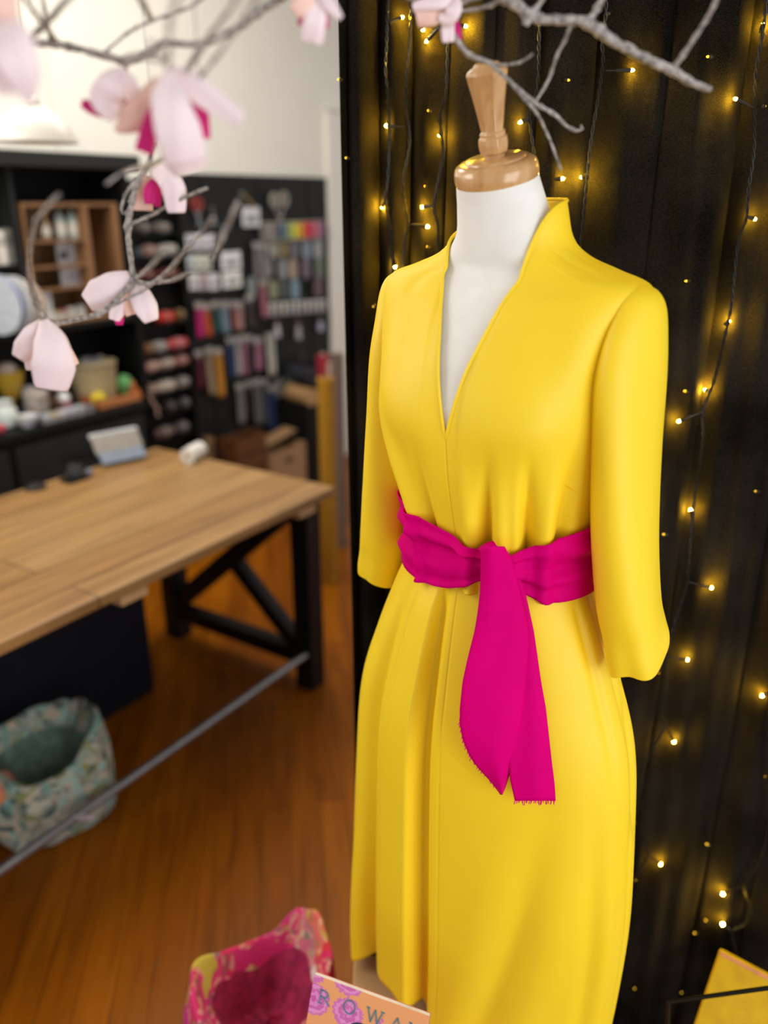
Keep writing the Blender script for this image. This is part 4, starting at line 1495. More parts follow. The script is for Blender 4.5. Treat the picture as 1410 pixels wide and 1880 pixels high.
lump('red ball of yarn at the left photo edge on the counter', 3, 790, 9, VG - .06, (190, 70, 80), 'yarn_ball', 'yarn', 1.0, 6, zb=LZ)
for k, (px, py, r_, c_, lb) in enumerate([(84, 772, 11, (186, 190, 200), 'silver lid nearest the low white bowl in the row on the counter'), (98, 776, 11, (196, 180, 150), 'beige lid second in the row on the counter front'),
                                          (113, 769, 11, (206, 204, 206), 'pale lid third in the row on the counter front'), (130, 765, 11, (188, 190, 204), 'lilac grey lid fourth in the row on the counter front'),
                                          (146, 760, 12, (178, 182, 190), 'silver grey lid fifth in the row, before the basket'), (163, 756, 10, (116, 118, 124), 'dark grey lid at the right end of the row, before the tray')]):
    q = PV(px, py, VG - .06)
    kx = scale_at(px, py, (fmat(TF) @ q).y)
    r = r_ * kx
    t = thing('jar', lb, 'jar', (q.x, VG - .06, LZ), TF, 'small lidded jars on the counter front')
    obj('body', MB().lathe([(r * .9, 0), (r * .95, r * .1), (r * .95, r * .8)], (q.x, VG - .06, LZ), 18), cm((170, 168, 166), 0.2), t, TF)
    obj('lid', MB().lathe([(r, r * .75), (r, r * 1.3), (r * .9, r * 1.36)], (q.x, VG - .06, LZ), 18), cm(c_, 0.3), t, TF)

# ------------------------------------------------------------------ shallow rack of yarn between hutch and pegboard
VR = 1.69
ru0, ru1 = PV(236, 600, VR).x, PV(349, 600, VR).x
rz1, rz0 = PV(300, 385, VR).z, PV(300, 830, VR).z
rack = thing('yarn_rack', 'narrow black rack of shelves between the hutch and the display board', 'rack', ((ru0 + ru1) / 2, VR + .04, 0), TF)
obj('back_panel', MB().box(ru0, ru1, 1.755, 1.772, 0, PV(300, 330, VR).z), M['black_wood'], rack, TF, smooth=False)
for q_ in (ru0, ru1 - .014):
    obj('side_panel', MB().box(q_, q_ + .014, VR, 1.755, 0, rz1 + .05), M['black_wood'], rack, TF, smooth=False, bevel=.002)
RS = {}
for py in (430, 473, 514, 597, 650, 682, 724, 764, 809):
    z_ = PV(300, py, VR).z
    RS[py] = z_
    obj('shelf', MB().box(ru0 + .014, ru1 - .014, VR, 1.755, z_ - .008, z_), M['black_wood'], rack, TF, smooth=False, bevel=.001)


def skein(label, x0_, x1_, py, hpx, c_, seed=0):
    z_ = RS[py]
    v = VR + .035
    u0_, u1_ = PV(x0_, py, v).x, PV(x1_, py, v).x
    kx = scale_at((x0_ + x1_) / 2, py, (fmat(TF) @ Vector((u0_, v, z_))).y)
    h = hpx * kx
    L = max(u1_ - u0_, .01)
    r = min(h / 2, .032)
    um_ = (u0_ + u1_) / 2
    t = thing('yarn_skein', label, 'yarn', (um_, v, z_), TF, 'yarn on the narrow black rack')
    m = MB()
    for k in range(5):
        a_ = 2 * math.pi * k / 5 + seed
        oy, oz = math.cos(a_) * r * .45, math.sin(a_) * r * .45
        m.tube([(u0_ + L * f, v + oy * w, z_ + r + oz * w) for f, w in ((0, .3), (.12, .9), (.42, 1), (.5, .8), (.58, 1), (.88, .9), (1, .3))],
               [r * .25, r * .5, r * .55, r * .5, r * .55, r * .5, r * .25], 10)
    obj('strands', m, cm(c_, 0.9, scale=120, var=.3), t, TF)
    obj('band', MB().lathe([(r * 1.02, -L * .1), (r * 1.02, L * .1)], (um_, v, z_ + r), 16, (1, 0, 0), cap=False), cm(tuple(min(255, int(e * .6 + 80)) for e in c_)), t, TF)


for a_ in [('dim grey skein at left on the top shelf of the yarn rack', 248, 276, 430, 22, (92, 84, 82)), ('dim taupe skein at right on the top shelf of the yarn rack', 284, 312, 430, 20, (112, 104, 100)),
           ('blue grey skein at left on the second shelf of the yarn rack', 244, 258, 473, 20, (52, 62, 78)), ('rosy beige skein on the second shelf of the yarn rack', 260, 286, 473, 24, (150, 118, 108)),
           ('pale grey skein at right on the second shelf of the yarn rack', 290, 324, 473, 28, (170, 166, 160)),
           ('dark red skein at left on the third shelf of the yarn rack', 252, 288, 514, 20, (104, 44, 42)), ('dull red skein at right on the third shelf of the yarn rack', 294, 328, 514, 18, (120, 62, 58)),
           ('bright red skein under the white petal on the yarn rack', 288, 318, 597, 26, (200, 58, 50)), ('ochre brown skein right of the bright red one on the yarn rack', 320, 340, 597, 30, (112, 80, 40)),
           ('orange brown skein at left on the fifth shelf of the yarn rack', 262, 278, 650, 24, (128, 82, 44)), ('silver grey skein on the fifth shelf of the yarn rack', 280, 304, 650, 32, (160, 156, 152)),
           ('coral pink skein at right on the fifth shelf of the yarn rack', 307, 344, 650, 28, (196, 90, 92)),
           ('pale pink skein at left on the sixth shelf of the yarn rack', 264, 290, 682, 30, (206, 160, 148)), ('cream skein in the middle of the sixth shelf of the yarn rack', 292, 318, 682, 26, (198, 178, 164)),
           ('rose skein at right on the sixth shelf of the yarn rack', 320, 344, 682, 26, (172, 116, 110)),
           ('blush skein at left on the seventh shelf of the yarn rack', 266, 286, 724, 22, (170, 136, 126)), ('large off white skein on the seventh shelf of the yarn rack', 288, 320, 724, 32, (204, 192, 176)),
           ('small grey skein at right on the seventh shelf of the yarn rack', 325, 346, 724, 22, (150, 144, 138)),
           ('brown skein on the eighth shelf of the yarn rack', 300, 324, 764, 24, (58, 48, 44)), ('slate skein at right on the eighth shelf of the yarn rack', 332, 346, 764, 24, (92, 90, 98)),
           ('brown grey skein at left on the bottom shelf of the yarn rack', 284, 320, 809, 24, (112, 92, 86)), ('mauve grey skein at right on the bottom shelf of the yarn rack', 324, 346, 809, 26, (104, 94, 102))]:
    skein(*a_, seed=len(a_[0]))
rp_ = [PV(px, py, VR - .012) for px, py in ((270, 716), (273, 726), (280, 738), (288, 750), (290, 764))]
m = MB()
rr = resample([Vector(q) for q in rp_], .006)
m.grid([[q + Vector((-.010, .004 * math.sin(i), 0)), q + Vector((0, -.004, 0)), q + Vector((.010, .004 * math.sin(i), 0))] for i, q in enumerate(rr)])
tag(obj('ribbon', m, cm((196, 166, 150), 0.7), None, TF, solid=.001), 'pale pink ribbon trailing over the front of the yarn rack', 'ribbon')

# ------------------------------------------------------------------ display board with hanging haberdashery
bu0, bu1 = ru1 - .002, PV(608, 450, 1.775).x
bz = PV(500, 323, 1.775).z
pb = thing('display_board', 'large dark grey pegboard with haberdashery hanging on the back wall', 'board', ((bu0 + bu1) / 2, 1.78, 0), TF)
obj('panel', MB().box(bu0, bu1, 1.775, 1.789, 0, bz), M['peg'], pb, TF, smooth=False)
for k in range(3):
    x_ = bu0 + (bu1 - bu0) * (k + .5) / 3
    obj('seam_strip', MB().box(x_ - .004, x_ + .004, 1.772, 1.776, 0, bz), M['black_wood'], pb, TF, smooth=False)
VI = 1.745


def zipper(label, x0_, x1_, y0_, y1_, c_, v=VI):
    u0_, u1_, z0_, z1_ = rect(x0_, y0_, x1_, y1_, v)
    w = max((u1_ - u0_) * .80, .008)
    um_ = (u0_ + u1_) / 2
    t = thing('zip', label, 'zip', (um_, v, z0_), TF, 'zips hanging on the display board')
    m = MB()
    rows = []
    for i in range(13):
        f = i / 12
        z_ = z1_ - (z1_ - z0_) * f
        sh = .004 * math.sin(f * 3 + um_ * 40)
        rows.append([Vector((um_ + s_ * w / 2 + sh, v + .003 * math.cos(s_ * 3) + .002 * math.sin(f * 5), z_)) for s_ in (-1, -.35, -.12, .12, .35, 1)])
    m.grid(rows)
    obj('tape', m, cm(c_, 0.85), t, TF, solid=.002)
    obj('teeth', MB().bar((um_, v - .002, z1_ - .012), (um_, v - .001, z0_ + .008), .004, .003, up=(0, 1, 0)), cm(tuple(int(e * .55 + 30) for e in c_), 0.4), t, TF, smooth=False)
    obj('slider', MB().rprism(um_ - .0045, um_ + .0045, z1_ - .034, z1_ - .016, v - .008, v - .002), M['steel'], t, TF)
    obj('header', MB().rprism(um_ - w * .55, um_ + w * .55, z1_ - .010, z1_ + .022, v - .003, v + .004), cm((176, 172, 168)), t, TF)
    obj('hook', MB().tube([(um_, 1.776, z1_ + .014), (um_, v - .012, z1_ + .014), (um_, v - .015, z1_ + .019)], .002, 6), M['steel'], t, TF)


for a_ in [('magenta zip at the left of the upper zip row', 359, 375, 562, 620, (196, 30, 120)), ('orange zip right of the magenta one in the upper zip row', 375, 388, 564, 618, (204, 92, 42)),
           ('dark teal zip in the upper zip row', 390, 404, 560, 612, (40, 84, 80)), ('pale blue zip in the upper zip row', 407, 421, 560, 612, (130, 152, 174)),
           ('brick rose zip in the upper zip row', 424, 434, 560, 606, (150, 88, 80)), ('dusty pink zip in the upper zip row', 435, 447, 560, 606, (186, 144, 142)),
           ('brown black zip in the upper zip row', 452, 468, 548, 600, (60, 52, 50)), ('mauve pink zip high on the board beside the grey strips', 477, 492, 520, 584, (166, 104, 120)),
           ('burgundy zip at the left of the lower zip row', 359, 375, 650, 714, (92, 14, 38)), ('beige zip in the lower zip row', 380, 394, 644, 726, (164, 142, 116)),
           ('orange yellow zip in the lower zip row', 395, 411, 646, 730, (206, 142, 40)), ('navy blue zip in the lower zip row', 418, 429, 626, 694, (40, 66, 112)),
           ('white zip in the lower zip row', 431, 443, 624, 690, (176, 174, 178)), ('lilac pink zip in the lower zip row', 444, 456, 622, 690, (158, 104, 128)),
           ('midnight blue zip in the lower zip row', 457, 466, 622, 686, (30, 36, 54)), ('orchid pink zip in the lower zip row', 467, 482, 626, 680, (170, 112, 138)),
           ('cream white zip at the right of the lower zip row', 489, 506, 618, 690, (196, 194, 186)), ('light grey zip in the bottom zip row', 435, 449, 710, 778, (136, 134, 138)),
           ('dark brown zip in the bottom zip row', 452, 464, 706, 770, (42, 36, 34)), ('middle grey zip in the bottom zip row', 466, 482, 702, 780, (112, 112, 118)),
           ('slate blue zip in the bottom zip row', 484, 494, 702, 784, (78, 86, 104)), ('long navy zip at the right of the bottom zip row', 495, 509, 714, 818, (36, 60, 110)),
           ('first pale grey strip hanging above the mauve zip', 466, 477, 452, 512, (140, 136, 134)), ('second pale grey strip hanging above the mauve zip', 479, 490, 452, 512, (158, 156, 156)),
           ('third pale grey strip hanging above the mauve zip', 491, 501, 456, 508, (142, 142, 146))]:
    zipper(*a_)

CG = 'carded goods on the display board'
for k, (x0_, x1_, y0_, y1_, c_, lb) in enumerate([
        (342, 358, 430, 458, (224, 224, 234), 'left white card in the topmost row of three'), (360, 376, 430, 458, (236, 234, 244), 'middle white card in the topmost row of three'), (378, 395, 430, 458, (228, 226, 236), 'right white card in the topmost row of three'),
        (344, 357, 468, 496, (216, 228, 236), 'bluish card at left in the second row of cards'), (359, 373, 468, 496, (234, 238, 224), 'greenish card in the second row of cards'), (375, 388, 468, 496, (218, 226, 218), 'grey green card in the second row of cards'),
        (348, 364, 502, 532, (244, 244, 250), 'left white card in the third row of cards'), (366, 383, 502, 532, (200, 184, 190), 'pinkish card in the third row of cards'), (385, 402, 502, 532, (234, 234, 244), 'right white card in the third row of cards'),
        (407, 442, 462, 494, (238, 240, 244), 'big white square card above another big square card'), (410, 443, 498, 528, (244, 248, 250), 'big white square card below another big square card'),
        (446, 477, 380, 416, (216, 220, 226), 'bright white square tag hanging high on the board under a gold clip')]):
    card(lb + ' on the pegboard' if len(lb.split()) < 12 else lb, x0_, y0_, x1_, y1_, VI, c_, group=CG, hook=True)
for k, (px, py, c_, lb) in enumerate([
        (505, 455, (150, 146, 132), 'cream button card, first in the top button row'), (522, 455, (132, 116, 66), 'mustard button card, second in the top button row'), (541, 456, (112, 104, 116), 'plum grey button card, third in the top button row'), (563, 457, (132, 146, 160), 'pale blue button card, fourth in the top button row'), (584, 456, (160, 166, 170), 'white button card, fifth in the top button row'),
        (519, 494, (140, 146, 150), 'silver button card, first in the middle button row'), (538, 494, (170, 150, 130), 'peach button card, second in the middle button row'), (562, 493, (112, 98, 116), 'violet grey button card, third in the middle button row'), (586, 492, (106, 116, 100), 'moss button card, fourth in the middle button row'),
        (502, 532, (140, 146, 116), 'olive button card, first in the bottom button row'), (521, 531, (74, 82, 76), 'dark green button card, second in the bottom button row'), (542, 531, (124, 152, 172), 'sky blue button card, third in the bottom button row'), (584, 527, (104, 72, 82), 'wine button card, fourth in the bottom button row'),
        (462, 526, (130, 140, 140), 'lone grey button card left of the mauve zip'), (512, 712, (140, 140, 140), 'grey button card left in the low row by the navy zip'), (531, 708, (150, 150, 140), 'cream button card right in the low row by the navy zip'), (551, 700, (120, 84, 52), 'brown button card beside the kraft roll end')]):
    u0_, u1_, z0_, z1_ = rect(px - 9, py - 13, px + 9, py + 13, VI)
    um_, zm_ = (u0_ + u1_) / 2, (z0_ + z1_) / 2
    t = thing('button_card', lb + ' on the pegboard', 'buttons', (um_, VI, z0_), TF, 'button cards on the display board')
    obj('sheet', MB().rprism(u0_, u1_, z0_, z1_, VI + .002, VI + .006), cm(tuple(int(e * .55) for e in c_)), t, TF, bevel=.001)
    r = (u1_ - u0_) * .40
    for k2 in range(2):
        obj('button', MB().lathe([(r, 0), (r * 1.02, .003), (r * .8, .005), (r * .55, .0035), (.001, .0035)], (um_, VI + .002, zm_ + (k2 - .5) * r * 1.25), 16, (0, -1, 0)), cm(c_, 0.35), t, TF)
    obj('hook', MB().tube([(um_, 1.776, z1_ - .004), (um_, VI - .010, z1_ - .004), (um_, VI - .012, z1_)], .0018, 6), M['steel'], t, TF)

# rail of thread cones
u0_, u1_, z0_, z1_ = rect(480, 407, 596, 440, VI)
t = thing('thread_rail', 'black rail holding the row of coloured thread spools', 'rail', ((u0_ + u1_) / 2, VI, z0_), TF)
obj('ledge', MB().box(u0_, u1_, VI - .012, 1.776, z0_ - .008, z0_), M['black_wood'], t, TF, smooth=False, bevel=.001)
tc_ = [((120, 116, 112), 'taupe'), ((150, 146, 140), 'silver grey'), ((96, 98, 104), 'slate grey'), ((74, 104, 132), 'steel blue'), ((146, 164, 112), 'sage green'), ((206, 206, 74), 'lime yellow'), ((214, 170, 60), 'golden'),
       ((206, 62, 60), 'scarlet'), ((196, 70, 96), 'raspberry'), ((190, 120, 140), 'rose pink'), ((140, 104, 136), 'lilac')]
n_ = len(tc_)
sw = (u1_ - u0_) / n_
for k, (c_, nm) in enumerate(tc_):
    x_ = u0_ + sw * (k + .5)
    h = z1_ - z0_
    r = sw * .46
    t = thing('thread_spool', nm + ' thread spool standing in the row along the black rail on the pegboard', 'thread', (x_, VI, z0_), TF, 'thread spools on the rail')
    obj('core', MB().lathe([(r, 0), (r, h * .05), (r * .4, h * .06), (r * .4, h * .94), (r, h * .95), (r, h)], (x_, VI + .008, z0_), 14), cm((186, 180, 170)), t, TF, sharp=30)
    obj('thread', MB().lathe([(r * .9, h * .07), (r * .96, h * .3), (r * .96, h * .7), (r * .9, h * .93)], (x_, VI + .008, z0_), 14), cm(c_, 0.7), t, TF)
# white strip of tubes
u0_, u1_, z0_, z1_ = rect(494, 549, 602, 582, VI)
zl0, zl1 = PV(497, 580, VI).z, PV(600, 572, VI).z
t = thing('tube_rail', 'black rail under the long row of white button tubes', 'rail', ((u0_ + u1_) / 2, VI, min(zl0, zl1) - .012), TF)
obj('ledge', MB().bar((u0_, VI + .012, zl0 - .004), (u1_, VI + .012, zl1 - .004), .04, .008), M['black_wood'], t, TF, smooth=False)
for k in range(10):
    x_ = u0_ + (u1_ - u0_) * (k + .5) / 10
    zb = zl0 + (zl1 - zl0) * (k + .5) / 10
    c_ = [(196, 194, 190), (180, 176, 174), (200, 190, 186), (176, 180, 184)][k % 4]
    t = thing('button_tube', 'white lidded button tube standing in the long pale row on the pegboard', 'button tube', (x_, VI, zb), TF, 'white button tubes in a row')
    obj('tube', MB().lathe([(.014, 0), (.015, .004), (.015, .062)], (x_, VI + .01, zb), 14), cm(c_, 0.3), t, TF)
    obj('lid', MB().lathe([(.0165, .060), (.0165, .074), (.013, .076)], (x_, VI + .01, zb), 14), cm((222, 222, 220), 0.3), t, TF)


def scissors(label, pts_a, pts_b, cx_, cy_, rpx, c_handle, c_blade, up=True):
    v = VI
    q = PV(cx_, cy_, v)
    t = thing('scissors', label, 'scissors', (q.x, v, min(PV(*pts_a[-1], v).z, PV(*pts_b[-1], v).z)), TF)
    for pp in (pts_a, pts_b):
        w = [PV(x_, y_, v) for x_, y_ in pp]
        obj('blade', MB().bar(w[0], w[1], .012, .004, up=(0, 1, 0)), c_blade, t, TF, smooth=False, bevel=.001)
    for pp in (pts_a, pts_b):
        w = PV(*pp[0], v)
        k = scale_at(cx_, cy_, (fmat(TF) @ w).y)
        ring = [w + Vector((rpx * k * math.cos(a_) * .8, 0, rpx * k * (1 + math.sin(a_)))) for a_ in [math.pi * 2 * i / 18 for i in range(19)]]
        obj('handle_ring', MB().tube(ring, rpx * k * .32, 8), c_handle, t, TF)
    zt = max(PV(*pts_a[0], v).z, PV(*pts_b[0], v).z) + rpx * k * 1.2
    obj('hook', MB().tube([(q.x, 1.776, zt), (q.x, v - .012, zt)], .002, 6), M['steel'], t, TF)


scissors('red handled scissors hanging at the upper left of the pegboard', [(357, 384), (372, 418)], [(366, 384), (364, 416)], 361, 384, 9, cm((150, 52, 46), 0.5), M['steel'])
scissors('large pale scissors hanging at the upper right of the pegboard', [(504, 380), (516, 408)], [(522, 378), (514, 408)], 513, 378, 11, cm((150, 146, 138), 0.5), cm((160, 156, 148), 0.4))
u0_, u1_, z0_, z1_ = rect(384, 378, 396, 410, VI)
t = thing('tape_measure', 'thin grey tape hanging between red scissors and white square tag on the pegboard', 'tape', (u0_, VI, z0_), TF)
obj('strip', MB().bar(((u0_ + u1_) / 2, VI, z1_), ((u0_ + u1_) / 2 + .01, VI, z0_), .016, .003, up=(0, 1, 0)), cm((96, 94, 90)), t, TF, smooth=False)
obj('end_clip', MB().rprism(u0_ + .002, u1_ + .004, z0_ - .008, z0_ + .004, VI - .003, VI + .003), M['steel'], t, TF)
obj('hook', MB().tube([((u0_ + u1_) / 2, 1.776, z1_ - .006), ((u0_ + u1_) / 2, VI - .012, z1_ - .006)], .002, 6), M['steel'], t, TF)
u0_, u1_, z0_, z1_ = rect(446, 356, 464, 380, VI)
t = thing('bulldog_clip', 'gold brown clip hanging above the bright white tag on the pegboard', 'clip', (u0_, VI, z0_), TF)
obj('jaw', MB().bar((u0_, VI - .004, z1_), (u1_ + .01, VI - .004, z0_), .014, .008, up=(0, 1, 0)), cm((140, 112, 66), 0.4), t, TF, smooth=False, bevel=.002)
obj('ring', MB().tube([Vector((u0_ - .002 + .012 * math.cos(a_), VI, z1_ + .012 * math.sin(a_))) for a_ in [i * math.pi / 8 for i in range(17)]], .003, 6), M['steel'], t, TF)
obj('peg', MB().tube([(u0_, 1.776, z1_ + .008), (u0_, VI - .008, z1_ + .008)], .002, 6), M['steel'], t, TF)


def tassel(label, px, y0_, y1_, c1_, c2_):
    q0, q1 = PV(px, y0_, VI), PV(px, y1_, VI)
    L = q0.z - q1.z
    t = thing('tassel', label, 'tassel', (q0.x, VI, q1.z), TF, 'tassels low on the display board')
    obj('cord', MB().tube([q0, q0 - Vector((0, 0, L * .3))], .004, 6), cm(c1_), t, TF)
    obj('head', MB().ball(q0 - Vector((0, 0, L * .34)), .012), cm(c1_), t, TF)
    obj('skirt', MB().lathe([(.010, 0), (.017, -L * .25), (.020, -L * .58), (.014, -L * .6)], q0 - Vector((0, 0, L * .38)), 12), cm(c2_, .9), t, TF)
    obj('hook', MB().tube([q0 + Vector((0, 1.776 - VI, 0)), q0 + Vector((0, -.006, 0))], .002, 6), M['steel'], t, TF)


tassel('white tassel with tan cord hanging right of the mauve zip', 508, 580, 620, (140, 92, 56), (184, 186, 196))
tassel('white tassel with tan cord hanging under the middle of the white tube row', 547, 582, 624, (130, 98, 70), (170, 170, 168))
tassel('pale lilac tassel hanging under the right end of the white tube row', 588, 578, 608, (80, 74, 74), (180, 182, 204))
tassel('dim brown tassel hanging low above the dark round roll', 552, 640, 676, (54, 46, 44), (60, 54, 52))

# rolls and boxes standing on the floor by the wall
def floor_roll(label, px, ytop, ybot, wpx, c_, Y=None, frame=WORLD, lean=0.0, end=None, group='fabric rolls by the curtain'):
    b = PZ(px, ybot, 0) if Y is None else P(px, ybot, Y)
    b.z = max(b.z, 0.0)
    tp = P(px, ytop, b.y)
    k = scale_at(px, (ytop + ybot) / 2, b.y)
    r = wpx * k / 2
    a_ = Vector((b.x, b.y, 0))
    c2 = Vector((b.x + lean, b.y, tp.z))
    ax = (c2 - a_)
    L = ax.length
    t = thing('fabric_roll', label, 'fabric roll', a_, WORLD, group)
    obj('cloth', MB().lathe([(r * .3, .004), (r, .004), (r * 1.01, L * .3), (r * .98, L * .7), (r, L), (r * .62, L * 1.002), (r * .6, L * .99), (r * .3, L * .99)], a_, 24, ax), cm(c_, 0.8), t, sharp=40)
    obj('core', MB().lathe([(r * .30, 0), (r * .30, L + .012), (r * .22, L + .012), (r * .22, L - .02)], a_, 16, ax), cm(end or (150, 118, 84)), t, sharp=40)


floor_roll('tall mustard yellow fabric roll standing by the curtain edge', 607, 694, 1068, 30, (170, 122, 14))
floor_roll('brown fabric roll partly behind the curtain edge, beside the mustard roll', 626, 650, 1000, 22, (112, 92, 82), Y=4.05)
floor_roll('cream fabric roll behind the mustard roll, topped with pink', 618, 666, 960, 22, (196, 168, 150), Y=4.35, end=(214, 190, 176))
floor_roll('red fabric roll behind the mustard roll, with a cream core', 601, 652, 950, 24, (150, 30, 48), Y=4.5, end=(196, 176, 160))


def lying_roll(label, px, py, rpx, v, c_, c2, L=.35):
    q = PV(px, py, v)
    k = scale_at(px, py, (fmat(TF) @ q).y)
    r = rpx * k
    t = thing('fabric_roll', label, 'fabric roll', (q.x, v, q.z - r), TF, 'fabric rolls low by the wall')
    obj('cloth', MB().lathe([(r * .35, 0), (r * .97, 0), (r, .01), (r, L)], q, 28, (.25, 1, 0)), cm(c_, 0.8), t, TF, sharp=40)
    obj('core', MB().lathe([(r * .34, -.006), (r * .24, -.006), (r * .24, .03)], q, 18, (.25, 1, 0), cap=False), cm(c2), t, TF, sharp=40)
    return q, r


sb0, sb1 = PV(548, 750, 1.55).x, PV(592, 750, 1.55).x
q1_, r1_ = lying_roll('round end of a kraft brown roll lying left of the mustard roll', 573, 730, 16, 1.48, (176, 138, 92), (206, 176, 132), .22)
q2_, r2_ = lying_roll('round end of a blue black roll lying on the kraft brown roll', 578, 692, 16, 1.48, (36, 38, 48), (60, 62, 70), .22)
t = thing('roll_stand', 'black stand carrying the two lying fabric rolls by the wall', 'stand', (q1_.x, 1.6, 0), TF)
obj('cabinet', MB().box(max(q1_.x - .16, rect(497, 822, 562, 872, 1.50)[1] + .012), q1_.x + .16, 1.485, 1.73, 0, q1_.z - r1_ - .004), M['black_wood'], t, TF, smooth=False, bevel=.004)
obj('upright', MB().box(q1_.x + r1_ + .085, q1_.x + r1_ + .11, 1.52, 1.73, q1_.z - r1_ - .004, q2_.z + r2_), M['black_wood'], t, TF, smooth=False, bevel=.003)
zb_ = PV(528, 868, 1.50).z
u0_, u1_, z0_, z1_ = rect(497, 822, 562, 872, 1.50)
t = thing('cardboard_box', 'open cardboard box with raised flap beyond the far end of the table', 'box', ((u0_ + u1_) / 2, 1.56, 0), TF)
obj('carton', MB().box(u0_, u1_, 1.50, 1.502, 0, z1_).box(u0_, u1_, 1.66, 1.662, 0, z1_).box(u0_, u0_ + .002, 1.5, 1.66, 0, z1_).box(u1_ - .002, u1_, 1.5, 1.66, 0, z1_).box(u0_, u1_, 1.5, 1.66, 0, .003), M['kraft'], t, TF, smooth=False, solid=.003)
fl = [PV(px, py, 1.58) for px, py in ((500, 824), (556, 802))]
obj('flap', MB().bar((u0_ + .01, 1.66, z1_), (u1_ - .02, 1.60, z1_ + .075), .12, .004), M['kraft'], t, TF, smooth=False)
obj('hand_hole', MB().rprism((u0_ + u1_) / 2 - .03, (u0_ + u1_) / 2 + .03, z1_ - .09, z1_ - .06, 1.4985, 1.501, .014), M['black_steel'], t, TF)
u0_, u1_, z0_, z1_ = rect(436, 800, 490, 846, 1.51)
t = thing('wooden_crate', 'dark orange timber crate on the floor left of the cardboard box', 'crate', ((u0_ + u1_) / 2, 1.6, 0), TF)
for k in range(5):
    za, zb2 = z1_ * k / 5, z1_ * (k + .86) / 5
    obj('slat', MB().box(u0_, u1_, 1.51, 1.524, za, zb2).box(u0_, u1_, 1.65, 1.664, za, zb2), cm((104, 62, 26), 0.6, scale=14, var=.3), t, TF, smooth=False, bevel=.001)
for q_ in (u0_, u1_ - .016):
    obj('end_panel', MB().box(q_, q_ + .016, 1.524, 1.65, 0, z1_), cm((96, 56, 24), 0.6, scale=14, var=.3), t, TF, smooth=False)
u0_, u1_, z0_, z1_ = rect(409, 810, 432, 848, 1.55)
t = thing('card_tube', 'tan card tube standing on the floor left of the timber crate', 'tube', ((u0_ + u1_) / 2, 1.71, 0), TF)
obj('tube', MB().lathe([(.03, 0), (.032, 0), (.032, z1_), (.026, z1_), (.026, z1_ - .1)], ((u0_ + u1_) / 2, 1.71, 0), 20), cm((134, 104, 72)), t, TF, sharp=40)
obj('end_ring', MB().lathe([(.033, z1_ - .03), (.034, z1_ - .015), (.033, z1_)], ((u0_ + u1_) / 2, 1.71, 0), 20, cap=False), cm((160, 128, 92)), t, TF)

# ------------------------------------------------------------------ pendant lamp
YL = 2.65
lq = P(66, 262, YL)
k_ = scale_at(66, 240, YL)
lr = 76 * k_
lh = 60 * k_
lamp = thing('pendant_lamp', 'cream enamel dome pendant lamp hanging before the white wall', 'lamp', lq, WORLD)
pr = [(lr * .20, lh * 1.02), (lr * .36, lh * .97), (lr * .62, lh * .80), (lr * .84, lh * .50), (lr * .96, lh * .18), (lr * 1.0, 0), (lr * .985, 0), (lr * .93, lh * .2), (lr * .8, lh * .48), (lr * .58, lh * .76), (lr * .2, lh * .94)]
obj('lamp_shade', MB().lathe(pr, lq, 40, cap=False), M['white_enamel'], lamp, sharp=60)
obj('cap', MB().lathe([(lr * .22, lh * .98), (lr * .22, lh * 1.2), (lr * .10, lh * 1.3), (lr * .03, lh * 1.35)], lq, 24), M['white_enamel'], lamp)
obj('cord', MB().tube([lq + Vector((0, 0, lh * 1.3)), Vector((lq.x, lq.y, 3.2))], .003, 6), cm((190, 186, 176)), lamp)
obj('lamp_holder', MB().lathe([(.018, 0), (.018, -lh * .5), (.012, -lh * .55)], lq + Vector((0, 0, lh * .95)), 14), cm((200, 196, 186)), lamp)

# ------------------------------------------------------------------ twig branches
def twig(pts, parent=None, top=None, name='twig', label=None, cat=None):
    """pts: (px, py, Y, radius in px)"""
    w = []
    rad = []
    for px, py, Y, r in pts:
        w.append(P(px, py, Y))
        rad.append(r * scale_at(px, py, Y))
    # smooth resampling that keeps the radii
    cum = [0]
    for a_, b_ in zip(w, w[1:]):
        cum.append(cum[-1] + (b_ - a_).length)
    rs = resample(w, max(.0035, cum[-1] / 160))
    acc = [0]
    for a_, b_ in zip(rs, rs[1:]):
        acc.append(acc[-1] + (b_ - a_).length)
    f = cum[-1] / max(acc[-1], 1e-6)
    rnd = random.Random(int(abs(pts[0][0] * 7 + pts[0][1] * 3 + pts[-1][0])))
    ra_ = []
    pp = []
    for i, q in enumerate(rs):
        r = float(np.interp(acc[i] * f, cum, rad))
        bump = 1 + .10 * math.sin(i * 1.7) + rnd.uniform(-.10, .10) + (.28 if rnd.random() < .06 else 0)
        ra_.append(r * bump)
        pp.append(q + Vector((rnd.uniform(-1, 1), rnd.uniform(-1, 1), rnd.uniform(-1, 1))) * r * .12)
    m = MB().tube(pp, ra_, 9)
    return m


def branch(label, main, twigs, up):
    """up: point (px,py,Y) out of frame from which the branch is hung"""
    m = twig(main)
    base = min(m.v, key=lambda q: q.z)
    t = thing('tree_branch', label, 'branch', base, WORLD)
    obj('stem', m, M['twig'], t, sharp=60)
    for q in twigs:
        obj('twig', twig(q), M['twig'], t, sharp=60)
    q = P(*up)
    obj('thread', MB().tube([q, Vector((q.x, q.y, 3.2))], .0006, 5), cm((200, 198, 194)), t)
    return t


